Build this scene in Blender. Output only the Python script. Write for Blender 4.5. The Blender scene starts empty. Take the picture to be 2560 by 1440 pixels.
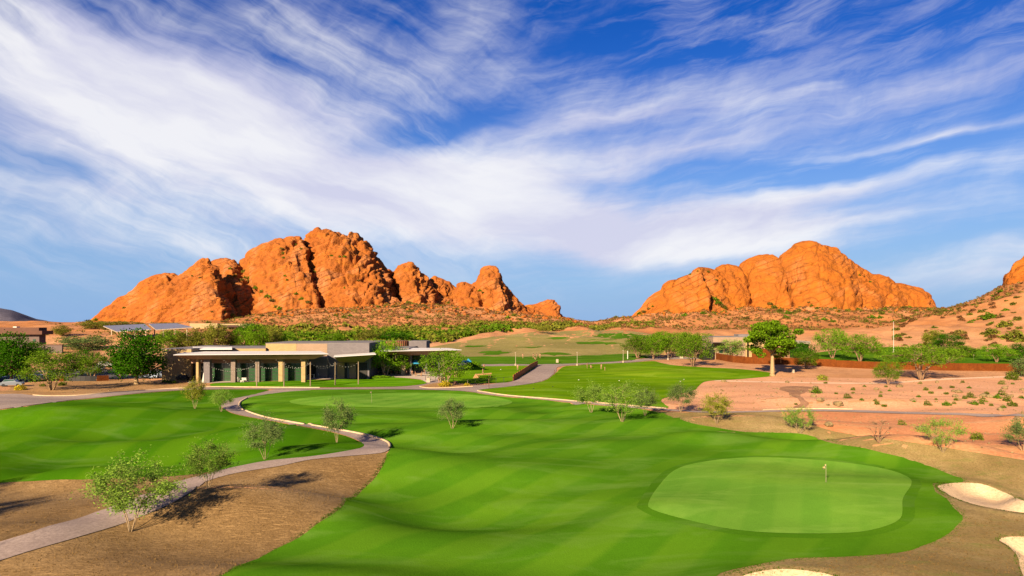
import bpy, math, random
import numpy as np
from mathutils import Vector, Matrix
from mathutils.geometry import delaunay_2d_cdt
from mathutils.bvhtree import BVHTree

# ------------------------------------------------------------------ camera, sun, sky, exposure
scene = bpy.context.scene
COL = scene.collection
H, F, UC, V0 = 15.0, 1730.0, 1280.0, 805.0          # eye height, focal length and horizon row of the photograph (px)
cam_d = bpy.data.cameras.new('camera'); cam = bpy.data.objects.new('camera', cam_d); COL.objects.link(cam)
cam.location = (0, 0, H); cam.rotation_euler = (math.radians(90), 0, 0)
cam_d.sensor_width = 36.0; cam_d.lens = 36.0 * F / 2560.0; cam_d.shift_y = (V0 - 720.0) / 2560.0
cam_d.clip_start = 0.5; cam_d.clip_end = 60000
scene.camera = cam

SUN_AZ, SUN_EL = math.radians(28), math.radians(23)    # light travels 28 deg right of the view direction
sd = bpy.data.lights.new('sun', 'SUN'); sun = bpy.data.objects.new('sun', sd); COL.objects.link(sun)
sd.energy = 5.0; sd.angle = math.radians(1.2); sd.color = (1.0, 0.77, 0.49)
ldir = Vector((math.sin(SUN_AZ) * math.cos(SUN_EL), math.cos(SUN_AZ) * math.cos(SUN_EL), -math.sin(SUN_EL)))
sun.rotation_euler = ldir.to_track_quat('-Z', 'Y').to_euler(); sun.location = (-60, -120, 60)

scene.view_settings.view_transform = 'Standard'; scene.view_settings.look = 'None'
scene.view_settings.exposure = 1.7; scene.view_settings.gamma = 1.0
scene.view_settings.use_curve_mapping = False
scene.cycles.max_bounces = 5; scene.cycles.diffuse_bounces = 4; scene.cycles.glossy_bounces = 2
scene.cycles.transmission_bounces = 3; scene.cycles.transparent_max_bounces = 4

def nd(nt, t, **kw):
    n = nt.nodes.new(t)
    for k, v in kw.items():
        if k.startswith('in_'):
            key = k[3:]; key = int(key) if key.isdigit() else key
            n.inputs[key].default_value = v
        else: setattr(n, k, v)
    return n

world = bpy.data.worlds.new('World'); scene.world = world; world.use_nodes = True
wt = world.node_tree; wt.nodes.clear(); wl = wt.links.new

def build_sky():
    out = nd(wt, 'ShaderNodeOutputWorld'); bg = nd(wt, 'ShaderNodeBackground', in_Strength=0.05)
    sky = nd(wt, 'ShaderNodeTexSky', sky_type='NISHITA'); sky.sun_disc = False
    sky.sun_elevation = SUN_EL; sky.sun_rotation = math.pi + SUN_AZ
    sky.altitude = 300; sky.air_density = 1.0; sky.dust_density = 0.6; sky.ozone_density = 2.5
    hsv = nd(wt, 'ShaderNodeHueSaturation', in_Hue=0.528, in_Saturation=1.45, in_Value=0.72)
    wl(sky.outputs[0], hsv.inputs['Color'])
    tc = nd(wt, 'ShaderNodeTexCoord'); sep = nd(wt, 'ShaderNodeSeparateXYZ'); wl(tc.outputs['Generated'], sep.inputs[0])
    def M(op, a, b=None, c=None, clamp=False):
        n = nd(wt, 'ShaderNodeMath', operation=op); n.use_clamp = clamp
        for i, q in enumerate((a, b, c)):
            if q is None: continue
            if isinstance(q, (int, float)): n.inputs[i].default_value = q
            else: wl(q, n.inputs[i])
        return n.outputs[0]
    az = M('ARCTAN2', sep.outputs[0], sep.outputs[1]); el = M('ARCSINE', sep.outputs[2])
    cmb = nd(wt, 'ShaderNodeCombineXYZ'); wl(az, cmb.inputs[0]); wl(el, cmb.inputs[1]); P = cmb.outputs[0]
    def noise(vec, rot, sx, sy, detail, rough, dist=0.0, off=(0, 0, 0)):
        mp = nd(wt, 'ShaderNodeMapping'); mp.vector_type = 'POINT'
        mp.inputs['Rotation'].default_value = (0, 0, math.radians(rot)); mp.inputs['Location'].default_value = off
        wl(vec, mp.inputs[0])
        m2 = nd(wt, 'ShaderNodeVectorMath', operation='MULTIPLY'); m2.inputs[1].default_value = (sx, sy, 1); wl(mp.outputs[0], m2.inputs[0])
        n = nd(wt, 'ShaderNodeTexNoise', noise_dimensions='2D', in_Scale=1.0, in_Detail=detail, in_Roughness=rough, in_Distortion=dist)
        wl(m2.outputs[0], n.inputs['Vector']); return n
    # warp the sky coordinates so that the banks get torn edges
    wn = noise(P, 0, 5, 9, 4, 0.55)
    ws = nd(wt, 'ShaderNodeVectorMath', operation='SUBTRACT'); ws.inputs[1].default_value = (0.5, 0.5, 0.5); wl(wn.outputs['Color'], ws.inputs[0])
    wm = nd(wt, 'ShaderNodeVectorMath', operation='MULTIPLY'); wm.inputs[1].default_value = (0.085, 0.045, 0); wl(ws.outputs[0], wm.inputs[0])
    wa = nd(wt, 'ShaderNodeVectorMath', operation='ADD'); wl(P, wa.inputs[0]); wl(wm.outputs[0], wa.inputs[1]); PW = wa.outputs[0]
    # cloud banks: centre, half lengths and tilt measured as directions in the sky (written as photo pixels, turned into angles)
    def ang(u, v):
        x, z = (u - UC) / F, (V0 - v) / F
        return math.atan2(x, 1), math.asin(z / math.sqrt(1 + x * x + z * z))
    banks = [  # u, v, half length px, half height px, tilt deg (up to the right), weight
        (480, 280, 560, 210, -12, 0.95), (150, 240, 420, 190, -8, 0.55), (900, 430, 560, 150, -14, 0.80), (1400, 540, 650, 130, -6, 0.85),
        (1850, 560, 460, 110, 4, 0.62), (300, 480, 560, 130, -4, 0.45), (1500, 290, 620, 62, 8, 0.62), (2050, 232, 620, 50, 3, 0.38),
        (1750, 360, 640, 62, 5, 0.72), (1250, 420, 420, 90, 4, 0.50), (2150, 470, 620, 48, 9, 0.52), (2350, 335, 420, 22, 7, 0.55),
        (1750, 160, 330, 22, 13, 0.26), (1220, 110, 240, 170, 25, 0.36), (800, 90, 360, 170, -25, 0.44), (200, 60, 380, 120, -15, 0.40),
        (1000, 560, 500, 110, -3, 0.50), (1700, 610, 420, 60, -5, 0.55), (2400, 690, 420, 60, 4, 0.62), (2560, 610, 200, 30, 6, 0.40),
        (2400, 205, 330, 40, 2, 0.22), (2450, 60, 330, 70, 8, -0.35), (1950, 50, 420, 70, 4, -0.25), (1560, 130, 380, 90, 24, 0.22), (500, 620, 420, 45, -6, 0.30), (150, 690, 420, 30, 2, 0.20), (1500, 600, 260, 90, -30, 0.35), (2150, 560, 520, 40, 5, 0.42),
        (1060, 335, 260, 45, 14, -0.75), (1960, 435, 300, 34, -4, -0.75), (1330, 40, 200, 60, 30, -0.35), (1750, 60, 420, 90, 8, -0.5), (250, 25, 160, 40, -25, -0.5), (700, 160, 200, 45, -20, -0.35), (2250, 400, 380, 35, 6, -0.5), (450, 500, 150, 30, -8, -0.3), (120, 415, 260, 40, -3, -0.35)]
    tot = None
    for (u, v, a, b, t, w) in banks:
        a0, e0 = ang(u, v)
        mp = nd(wt, 'ShaderNodeMapping'); mp.vector_type = 'TEXTURE'
        mp.inputs['Location'].default_value = (a0, e0, 0); mp.inputs['Rotation'].default_value = (0, 0, math.radians(t))
        mp.inputs['Scale'].default_value = (1.25 * a / F, 1.25 * b / F, 1); wl(PW, mp.inputs[0])
        gr = nd(wt, 'ShaderNodeTexGradient', gradient_type='QUADRATIC_SPHERE'); wl(mp.outputs[0], gr.inputs[0])
        g2 = M('POWER', gr.outputs['Fac'], 0.75)
        tot = M('MULTIPLY', g2, w * 1.45) if tot is None else M('MULTIPLY_ADD', g2, w * 1.45, tot)
    # fibres fall to the right on the left of the sky and rise to the right on its right side
    side = nd(wt, 'ShaderNodeMapRange', interpolation_type='SMOOTHSTEP'); side.inputs['From Min'].default_value = -0.30; side.inputs['From Max'].default_value = 0.25; wl(az, side.inputs['Value'])
    def fib(r0, r1, sx, sy, off, det=9, rough=0.62, dist=0.1):
        p, q = noise(PW, r0, sx, sy, det, rough, dist, off), noise(PW, r1, sx, sy, det, rough, dist, off)
        m = nd(wt, 'ShaderNodeMix'); wl(side.outputs[0], m.inputs['Factor']); wl(p.outputs['Fac'], m.inputs['A']); wl(q.outputs['Fac'], m.inputs['B']); return m.outputs['Result']
    n1 = fib(16, -7, 3.0, 13, (0, 0, 0), 7, 0.56); n2 = fib(24, -8, 4.0, 42, (3, 1, 0)); n3 = noise(PW, -50, 7, 20, 7, 0.6, 0.25, (7, 5, 0)).outputs['Fac']
    s = M('MULTIPLY_ADD', n1, 1.0, tot); s = M('MULTIPLY_ADD', n2, 1.0, s); s = M('MULTIPLY_ADD', n3, 0.55, s)
    mr = nd(wt, 'ShaderNodeMapRange', interpolation_type='SMOOTHSTEP'); mr.inputs['From Min'].default_value = 1.10; mr.inputs['From Max'].default_value = 2.62
    wl(s, mr.inputs['Value'])
    low = nd(wt, 'ShaderNodeMapRange', interpolation_type='SMOOTHSTEP'); low.inputs['From Min'].default_value = 0.0; low.inputs['From Max'].default_value = 0.10
    low.inputs['To Min'].default_value = 0.15; wl(el, low.inputs['Value'])
    vf = fib(30, -10, 5.0, 30, (11, 4, 0), 10, 0.66, 0.3); vb = noise(PW, 10, 2.2, 4.0, 4, 0.5, 0.2, (2, 9, 0)).outputs['Fac']
    veil = nd(wt, 'ShaderNodeMapRange', interpolation_type='SMOOTHSTEP'); veil.inputs['From Min'].default_value = 0.96; veil.inputs['From Max'].default_value = 1.36; veil.inputs['To Max'].default_value = 0.36
    wl(M('ADD', vf, vb), veil.inputs['Value'])
    dens = M('MULTIPLY', M('MULTIPLY', M('MAXIMUM', mr.outputs[0], veil.outputs[0]), low.outputs[0]), 0.92)
    hz = nd(wt, 'ShaderNodeMapRange', interpolation_type='SMOOTHSTEP'); hz.inputs['From Min'].default_value = 0.36; hz.inputs['From Max'].default_value = -0.02
    hz.inputs['To Max'].default_value = 0.92; wl(el, hz.inputs['Value'])
    air = nd(wt, 'ShaderNodeMix', data_type='RGBA'); wl(hz.outputs[0], air.inputs['Factor']); wl(hsv.outputs[0], air.inputs['A']); air.inputs['B'].default_value = AIR
    shade = nd(wt, 'ShaderNodeMix', data_type='RGBA'); sm = nd(wt, 'ShaderNodeMapRange'); sm.inputs['From Min'].default_value = 0.35; sm.inputs['From Max'].default_value = 0.62
    wl(n1, sm.inputs['Value']); wl(sm.outputs[0], shade.inputs['Factor']); shade.inputs['A'].default_value = CLOUD_THIN; shade.inputs['B'].default_value = CLOUD
    mix = nd(wt, 'ShaderNodeMix', data_type='RGBA'); wl(dens, mix.inputs['Factor'])
    wl(air.outputs['Result'], mix.inputs['A']); wl(shade.outputs['Result'], mix.inputs['B'])
    wl(mix.outputs['Result'], bg.inputs['Color']); wl(bg.outputs[0], out.inputs[0])
CLOUD = (5.8, 5.75, 5.9, 1); CLOUD_THIN = (4.2, 4.2, 5.2, 1); AIR = (1.55, 2.75, 4.9, 1)      # scaled by the background strength and the exposure
build_sky()
world.cycles.sampling_method = 'MANUAL'; world.cycles.sample_map_resolution = 512

# ------------------------------------------------------------------ noise and terrain
def _h(ix, iy, iz, seed):
    n = (ix.astype(np.int64) * 374761393 + iy.astype(np.int64) * 668265263 + iz.astype(np.int64) * 2147483647 + seed * 1274126177) & 0xFFFFFFFF
    n = ((n ^ (n >> 13)) * 1274126177) & 0xFFFFFFFF
    n = ((n ^ (n >> 16)) * 2246822519) & 0xFFFFFFFF
    return ((n ^ (n >> 15)) & 0xFFFFFF) / float(0x7FFFFF) - 1.0
def vnoise(p, seed=0):
    i = np.floor(p); f = p - i; f = f * f * f * (f * (f * 6 - 15) + 10); i = i.astype(np.int64)
    r = 0
    for a in (0, 1):
        for b in (0, 1):
            for c in (0, 1):
                w = (f[:, 0] if a else 1 - f[:, 0]) * (f[:, 1] if b else 1 - f[:, 1]) * (f[:, 2] if c else 1 - f[:, 2])
                r = r + w * _h(i[:, 0] + a, i[:, 1] + b, i[:, 2] + c, seed)
    return r
def fbm(p, octv=4, seed=0, gain=0.5):
    s, a = 0, 1.0
    for k in range(octv): s = s + a * vnoise(p * (2.03 ** k) + 17.3 * k, seed + k); a *= gain
    return s
def ridged(p, octv=4, seed=0):
    s, a = 0, 1.0
    for k in range(octv): s = s + a * (1 - 2 * np.abs(vnoise(p * (2.1 ** k) + 9.1 * k, seed + k))); a *= 0.5
    return s
def worley(p, seed=0):
    i = np.floor(p).astype(np.int64); f1 = np.full(len(p), 9.0); f2 = f1.copy(); own = np.zeros(len(p))
    for dx in (-1, 0, 1):
        for dy in (-1, 0, 1):
            for dz in (-1, 0, 1):
                c = i + [dx, dy, dz]; h = [_h(c[:, 0], c[:, 1], c[:, 2], seed + k) * 0.5 + 0.5 for k in (1, 2, 3)]
                d = np.sqrt((c[:, 0] + h[0] - p[:, 0]) ** 2 + (c[:, 1] + h[1] - p[:, 1]) ** 2 + (c[:, 2] + h[2] - p[:, 2]) ** 2)
                m = d < f1; f2 = np.where(m, f1, np.minimum(f2, d)); own = np.where(m, h[0], own); f1 = np.where(m, d, f1)
    return f1, f2, own
def sstep(a, b, x):
    t = np.clip((x - a) / (b - a), 0, 1); return t * t * (3 - 2 * t)

BASE_Y = [-400, 0, 175, 215, 260, 330, 400, 440, 520, 600, 650, 900, 2000, 40000]
BASE_Z = [0, 0, 0, 1.5, 2.5, 5.5, 9.3, 10, 12, 15.6, 15.0, 9, 5, 5]
# hills: silhouette in photo pixels at a given distance, length of the slope in front and behind
HILLS = [
    dict(d=565, fr=150, bk=220, p=[(150, 826), (260, 814), (420, 806), (560, 798), (660, 784), (760, 772), (880, 768), (1000, 758), (1120, 763), (1220, 775), (1310, 785), (1400, 798), (1480, 808)]),
    dict(d=560, fr=155, bk=200, p=[(1480, 807), (1560, 795), (1640, 783), (1780, 773), (1950, 766), (2100, 766), (2250, 768), (2350, 773), (2480, 792), (2600, 808)]),
    dict(d=455, fr=180, bk=170, p=[(2180, 822), (2260, 800), (2320, 782), (2346, 775), (2372, 772), (2416, 756), (2459, 739), (2490, 723), (2512, 709), (2600, 676), (2720, 676), (2900, 720), (3100, 800)]),
]
for h in HILLS:
    q = np.array(h['p'], float); h['x'] = (q[:, 0] - UC) / F * h['d']; h['z'] = H + (V0 - q[:, 1]) / F * h['d']
# soft mounds of the course: photo pixel of the middle, half sizes in metres, height, turn
MOUNDS = [(230, 1062, 34, 7, 1.5, 4), (470, 1035, 16, 5, 0.7, -6), (760, 1210, 11, 17, 1.3, -25), (120, 1330, 14, 14, 0.4, 0), (1100, 1082, 20, 6, 0.7, 5),
          (1400, 1052, 16, 5, 0.6, 0), (1190, 1165, 10, 5, 0.7, 20), (1320, 1200, 9, 4, 0.5, 30), (1010, 1230, 9, 8, -0.4, 0), (1870, 1082, 24, 5, 1.3, -4),
          (2250, 1150, 20, 5, 1.1, -28), (2330, 1265, 9, 6, 0.5, 0), (1500, 1120, 12, 5, 0.5, 8), (1600, 1030, 14, 4, 0.6, 0), (1750, 940, 24, 8, 0.5, 0),
          (700, 1105, 14, 6, 0.7, 8), (1560, 1320, 9, 5, 0.4, 30), (900, 1390, 8, 6, 0.4, 10), (2060, 1240, 15, 9, 0.5, 0), (2480, 1340, 9, 6, 0.6, 0), (2480, 1170, 16, 7, 0.7, 0)]
MW = []
for (u, v, a, b, hh, t) in MOUNDS:
    y = H * F / (v - V0); MW.append(((u - UC) / F * y, y, a, b, hh, math.radians(t)))
BUNKERS = []
def poly_sdf(px, py, poly):
    """signed distance, negative inside"""
    d = np.full(px.shape, 1e9); ins = np.zeros(px.shape, bool); n = len(poly)
    for i in range(n):
        ax, ay = poly[i]; bx, by = poly[(i + 1) % n]
        ex, ey = bx - ax, by - ay; wx, wy = px - ax, py - ay
        t = np.clip((wx * ex + wy * ey) / (ex * ex + ey * ey + 1e-12), 0, 1)
        d = np.minimum(d, (wx - ex * t) ** 2 + (wy - ey * t) ** 2)
        c = ((ay <= py) & (by > py)) | ((by <= py) & (ay > py))
        with np.errstate(divide='ignore', invalid='ignore'):
            ins ^= c & (px < ax + (py - ay) / (by - ay if by != ay else 1e-12) * ex)
    d = np.sqrt(d); return np.where(ins, -d, d)
def zfun(x, y):
    x = np.asarray(x, float); y = np.asarray(y, float); sh = np.broadcast(x, y).shape
    x = np.broadcast_to(x, sh).ravel(); y = np.broadcast_to(y, sh).ravel()
    z = np.interp(y, BASE_Y, BASE_Z)
    lf = sstep(-0.20, -0.42, x / np.maximum(y, 50)) * sstep(380, 560, y); z = z - lf * np.maximum(z - 10, 0) * 0.9
    P = np.stack([x, y, np.zeros_like(x)], 1)
    near = sstep(320, 200, y)
    z = z + near * (0.42 * vnoise(P / 19, 3) + 0.13 * vnoise(P / 8, 4))
    z = z + (1 - near) * (0.12 + 0.35 * sstep(410, 470, y)) * fbm(P / 45, 3, 8) * sstep(800, 600, y)
    if near.any():
        gd = np.ones_like(x)
        for (gx, gy, gr) in ((23, 58, 17), (-22, 131, 22), (60, 205, 40), (-60, 175, 45)): gd = gd * (1 - 0.85 * np.exp(-((x - gx) ** 2 + (y - gy) ** 2) / gr ** 2))
        z = z + sstep(170, 120, y) * sstep(20, 40, y) * gd * (0.95 * vnoise(np.stack([(x + 0.35 * y) / 17, y / 7.5, x * 0], 1), 12) + 0.40 * vnoise(np.stack([(x - 0.6 * y) / 9, y / 6, x * 0], 1), 14))
    for (mx, my, a, b, hh, t) in MW:
        dx, dy = x - mx, y - my; c, s = math.cos(t), math.sin(t)
        q = ((dx * c + dy * s) / a) ** 2 + ((-dx * s + dy * c) / b) ** 2
        z = z + 1.45 * hh * np.exp(-q)
    m = y > 260
    if m.any():
        xm, ym, zm = x[m], y[m], z[m]
        for h in HILLS:
            top = np.interp(xm * h['d'] / ym, h['x'], h['z'])       # along the sight line, so spurs run towards the viewer
            t = np.where(ym < h['d'], (h['d'] - ym) / h['fr'], (ym - h['d']) / h['bk'])
            k = np.clip(1 - t, 0, 1); k = k ** 1.25
            rel = 1.6 * ridged(np.stack([xm / 26, ym / 60, xm * 0], 1), 3, 21) * np.clip(k * 3, 0, 1) * np.clip((1 - k) * 4, 0, 1)
            zz = zm + (top - zm) * k + rel * (top > zm + 1)
            zm = np.where(top > zm, np.maximum(zm, zz), zm)
        z = z.copy(); z[m] = zm
    for (poly, depth, bb) in BUNKERS:
        m = (x > bb[0]) & (x < bb[1]) & (y > bb[2]) & (y < bb[3])
        if m.any():
            d = poly_sdf(x[m], y[m], poly); z[m] = z[m] - depth * sstep(0.25, -1.6, d) + 0.10 * np.exp(-((d - 0.6) / 0.8) ** 2)
    return z.reshape(sh)
YS = np.concatenate([np.geomspace(18, 700, 900), np.geomspace(705, 6000, 60)])
def at_many(uv):
    """photo pixels -> points of the terrain"""
    uv = np.asarray(uv, float); out = np.zeros((len(uv), 3))
    for s in range(0, len(uv), 200):
        q = uv[s:s + 200]; Y = YS[None, :]
        X = (q[:, :1] - UC) / F * Y; ZR = H - (q[:, 1:2] - V0) / F * Y
        D = ZR - zfun(X, np.broadcast_to(Y, X.shape))
        hit = D < 0; k = np.where(hit.any(1), hit.argmax(1), len(YS) - 1); k = np.maximum(k, 1); r = np.arange(len(q))
        d0, d1 = D[r, k - 1], D[r, k]; w = np.clip(d0 / (d0 - d1 + 1e-9), 0, 1)
        y = YS[k - 1] + w * (YS[k] - YS[k - 1]); x = (q[:, 0] - UC) / F * y
        out[s:s + 200] = np.stack([x, y, zfun(x, y)], 1)
    return out
def at(u, v): return Vector(at_many([(u, v)])[0])
def pt(u, v, d): return Vector(((u - UC) / F * d, d, H - (v - V0) / F * d))
def mpx(d): return d / F

def smooth(pts, closed, n=5):
    p = np.array(pts, float); N = len(p); o = []
    for i in range(N if closed else N - 1):
        g = (lambda k: p[k % N]) if closed else (lambda k: p[min(max(k, 0), N - 1)])
        p0, p1, p2, p3 = g(i - 1), g(i), g(i + 1), g(i + 2)
        for j in range(n):
            t = j / n
            o.append(0.5 * (2 * p1 + (p2 - p0) * t + (2 * p0 - 5 * p1 + 4 * p2 - p3) * t * t + (3 * p1 - p0 - 3 * p2 + p3) * t ** 3))
    if not closed: o.append(p[-1])
    return np.array(o)

# ------------------------------------------------------------------ materials
def new_mat(name):
    m = bpy.data.materials.new(name); m.use_nodes = True; nt = m.node_tree; nt.nodes.clear()
    return m, nt, nd(nt, 'ShaderNodeOutputMaterial')
def mixc(nt, fac, a, b):
    m = nd(nt, 'ShaderNodeMix', data_type='RGBA'); L = nt.links.new
    L(fac, m.inputs['Factor']) if not isinstance(fac, float) else setattr(m.inputs['Factor'], 'default_value', fac)
    for k, q in (('A', a), ('B', b)):
        if isinstance(q, tuple): m.inputs[k].default_value = (*q[:3], 1)
        else: L(q, m.inputs[k])
    return m.outputs['Result']
def tex(nt, vec, scale, detail=4, rough=0.55, stretch=None, rot=0.0, dist=0.0):
    L = nt.links.new
    if stretch or rot:
        mp = nd(nt, 'ShaderNodeMapping'); mp.inputs['Rotation'].default_value = (0, 0, math.radians(rot))
        mp.inputs['Scale'].default_value = stretch or (1, 1, 1)
        L(vec, mp.inputs[0]); vec = mp.outputs[0]
    n = nd(nt, 'ShaderNodeTexNoise', in_Scale=scale, in_Detail=detail, in_Roughness=rough, in_Distortion=dist); L(vec, n.inputs['Vector'])
    return n.outputs['Fac']
def ramp(nt, fac, stops):
    r = nd(nt, 'ShaderNodeValToRGB'); e = r.color_ramp.elements
    while len(e) < len(stops): e.new(0.5)
    for el, (p, c) in zip(e, stops):
        el.position = p; el.color = (*c, 1) if isinstance(c, tuple) else (c, c, c, 1)
    nt.links.new(fac, r.inputs[0]); return r.outputs[0]
def bsdf(nt, out, col, rough=0.9, bump=None, spec=0.3, metal=0.0):
    b = nd(nt, 'ShaderNodeBsdfPrincipled', in_Roughness=rough, in_Metallic=metal); b.inputs['Specular IOR Level'].default_value = spec
    if isinstance(col, tuple): b.inputs['Base Color'].default_value = (*col[:3], 1)
    else: nt.links.new(col, b.inputs['Base Color'])
    if bump:
        bp = nd(nt, 'ShaderNodeBump', in_Strength=bump[1], in_Distance=bump[2]); nt.links.new(bump[0], bp.inputs['Height'])
        nt.links.new(bp.outputs[0], b.inputs['Normal'])
    nt.links.new(b.outputs[0], out.inputs[0]); return b
def objco(nt): return nd(nt, 'ShaderNodeTexCoord').outputs['Object']
_M = {}
def plain(name, col, rough=0.7, var=0.18, scale=1.5, metal=0.0, bump=0.0, spec=0.3):
    if name in _M: return _M[name]
    m, nt, out = new_mat(name); c = objco(nt); n = tex(nt, c, scale, 5, 0.6)
    lo = tuple(q * (1 - var) for q in col); hi = tuple(min(q * (1 + var), 0.95) for q in col)
    bsdf(nt, out, ramp(nt, n, [(0.3, lo), (0.7, hi)]), rough, (n, bump, 0.05) if bump else None, spec, metal); _M[name] = m; return m
def grass_mat(name, col, stripe=0.0, period=6.0, rot=0.0, var=0.22, fine=9.0, dry=0.0):
    m, nt, out = new_mat(name); c = objco(nt); L = nt.links.new
    lo = tuple(q * (1 - var) for q in col); hi = tuple(q * (1 + var) for q in col)
    big = tex(nt, c, 0.05, 4, 0.6, dist=0.5); fin = tex(nt, c, fine, 3, 0.7); mid = tex(nt, c, 0.9, 4, 0.65)
    base = ramp(nt, big, [(0.32, lo), (0.5, col), (0.68, (hi[0] * 1.25, hi[1] * 1.04, hi[2]))])
    base = mixc(nt, ramp(nt, mid, [(0.35, 0.0), (0.75, 0.35)]), base, tuple(q * 0.75 for q in col))
    base = mixc(nt, ramp(nt, fin, [(0.35, 0.0), (0.7, 0.45)]), base, tuple(q * 0.60 for q in col))
    if stripe:
        mp = nd(nt, 'ShaderNodeMapping'); mp.inputs['Rotation'].default_value = (0, 0, math.radians(rot)); L(c, mp.inputs[0])
        w = nd(nt, 'ShaderNodeTexWave', wave_type='BANDS', bands_direction='X', wave_profile='SIN', in_Scale=0.314 / period, in_Distortion=3.2, in_Detail=2.0)
        w.inputs['Detail Scale'].default_value = 0.35; L(mp.outputs[0], w.inputs['Vector'])
        k = ramp(nt, w.outputs['Fac'], [(0.36, 0.0), (0.64, 1.0)])
        k2 = nd(nt, 'ShaderNodeMath', operation='MULTIPLY'); L(k, k2.inputs[0]); pm = ramp(nt, tex(nt, c, 0.03, 2), [(0.35, 0.25), (0.6, 1.0)]); L(pm, k2.inputs[1])
        k3 = nd(nt, 'ShaderNodeMath', operation='MULTIPLY', in_1=stripe); L(k2.outputs[0], k3.inputs[0])
        base = mixc(nt, k3.outputs[0], base, (hi[0] * 1.7 + 0.015, hi[1] * 1.18 + 0.01, hi[2] * 1.8))
    pale = tex(nt, c, 0.22, 5, 0.6, (0.5, 1.3, 1), rot + 20, 0.8); base = mixc(nt, ramp(nt, pale, [(0.50, 0.0), (0.68, 0.45)]), base, (col[0] * 1.6 + 0.02, col[1] * 1.30, col[2] + 0.026))
    worn = tex(nt, c, 0.8, 6, 0.7); base = mixc(nt, ramp(nt, worn, [(0.66, 0.0), (0.76, 0.5)]), base, (col[0] * 1.9, col[1] * 0.95, 0.012))
    if dry: base = mixc(nt, ramp(nt, tex(nt, c, 0.12, 5, 0.65, (1, 2.4, 1)), [(0.52, 0.0), (0.66, dry)]), base, (0.24, 0.16, 0.06))
    bsdf(nt, out, base, 0.95, (fin, 0.45, 0.06), 0.0); return m
def dirt_mat(name, cols, streak=None, scale=0.1, fine=7.0, bump=0.6, rot=0):
    m, nt, out = new_mat(name); c = objco(nt)
    a = tex(nt, c, scale, 6, 0.62, dist=0.6); b = tex(nt, c, scale * 7, 5, 0.65); f = tex(nt, c, fine, 4, 0.75)
    base = ramp(nt, a, [(0.32, cols[0]), (0.5, cols[1]), (0.68, cols[2])])
    base = mixc(nt, ramp(nt, b, [(0.40, 0.0), (0.72, 0.55)]), base, cols[0])
    base = mixc(nt, ramp(nt, f, [(0.42, 0.0), (0.62, 0.55)]), base, tuple(q * 0.55 for q in cols[0]))
    if streak:
        s = tex(nt, c, 1.0, 5, 0.7, streak[1], rot, 0.4)
        base = mixc(nt, ramp(nt, s, [(0.52, 0.0), (0.68, streak[2])]), base, streak[0])
    bsdf(nt, out, base, 0.95, (f, bump, 0.10), 0.1); return m
def leaf_mat(name, col, var=0.35, trans=0.35):
    m, nt, out = new_mat(name); L = nt.links.new
    g = nd(nt, 'ShaderNodeNewGeometry'); oi = nd(nt, 'ShaderNodeObjectInfo')
    lo = tuple(q * (1 - var) for q in col); hi = (min(col[0] * (1 + 1.3 * var), 0.9), col[1] * (1 + var), col[2] * (1 + 0.4 * var))
    c = ramp(nt, g.outputs['Random Per Island'], [(0.0, lo), (0.6, col), (1.0, hi)])
    hs = nd(nt, 'ShaderNodeHueSaturation'); L(c, hs.inputs['Color'])
    mr = nd(nt, 'ShaderNodeMapRange'); mr.inputs['To Min'].default_value = 0.80; mr.inputs['To Max'].default_value = 1.15
    L(oi.outputs['Random'], mr.inputs[0]); L(mr.outputs[0], hs.inputs['Value'])
    d = nd(nt, 'ShaderNodeBsdfDiffuse'); t = nd(nt, 'ShaderNodeBsdfTranslucent'); mx = nd(nt, 'ShaderNodeMixShader', in_Fac=trans)
    L(hs.outputs[0], d.inputs[0]); L(hs.outputs[0], t.inputs[0]); L(d.outputs[0], mx.inputs[1]); L(t.outputs[0], mx.inputs[2]); L(mx.outputs[0], out.inputs[0])
    return m
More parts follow.
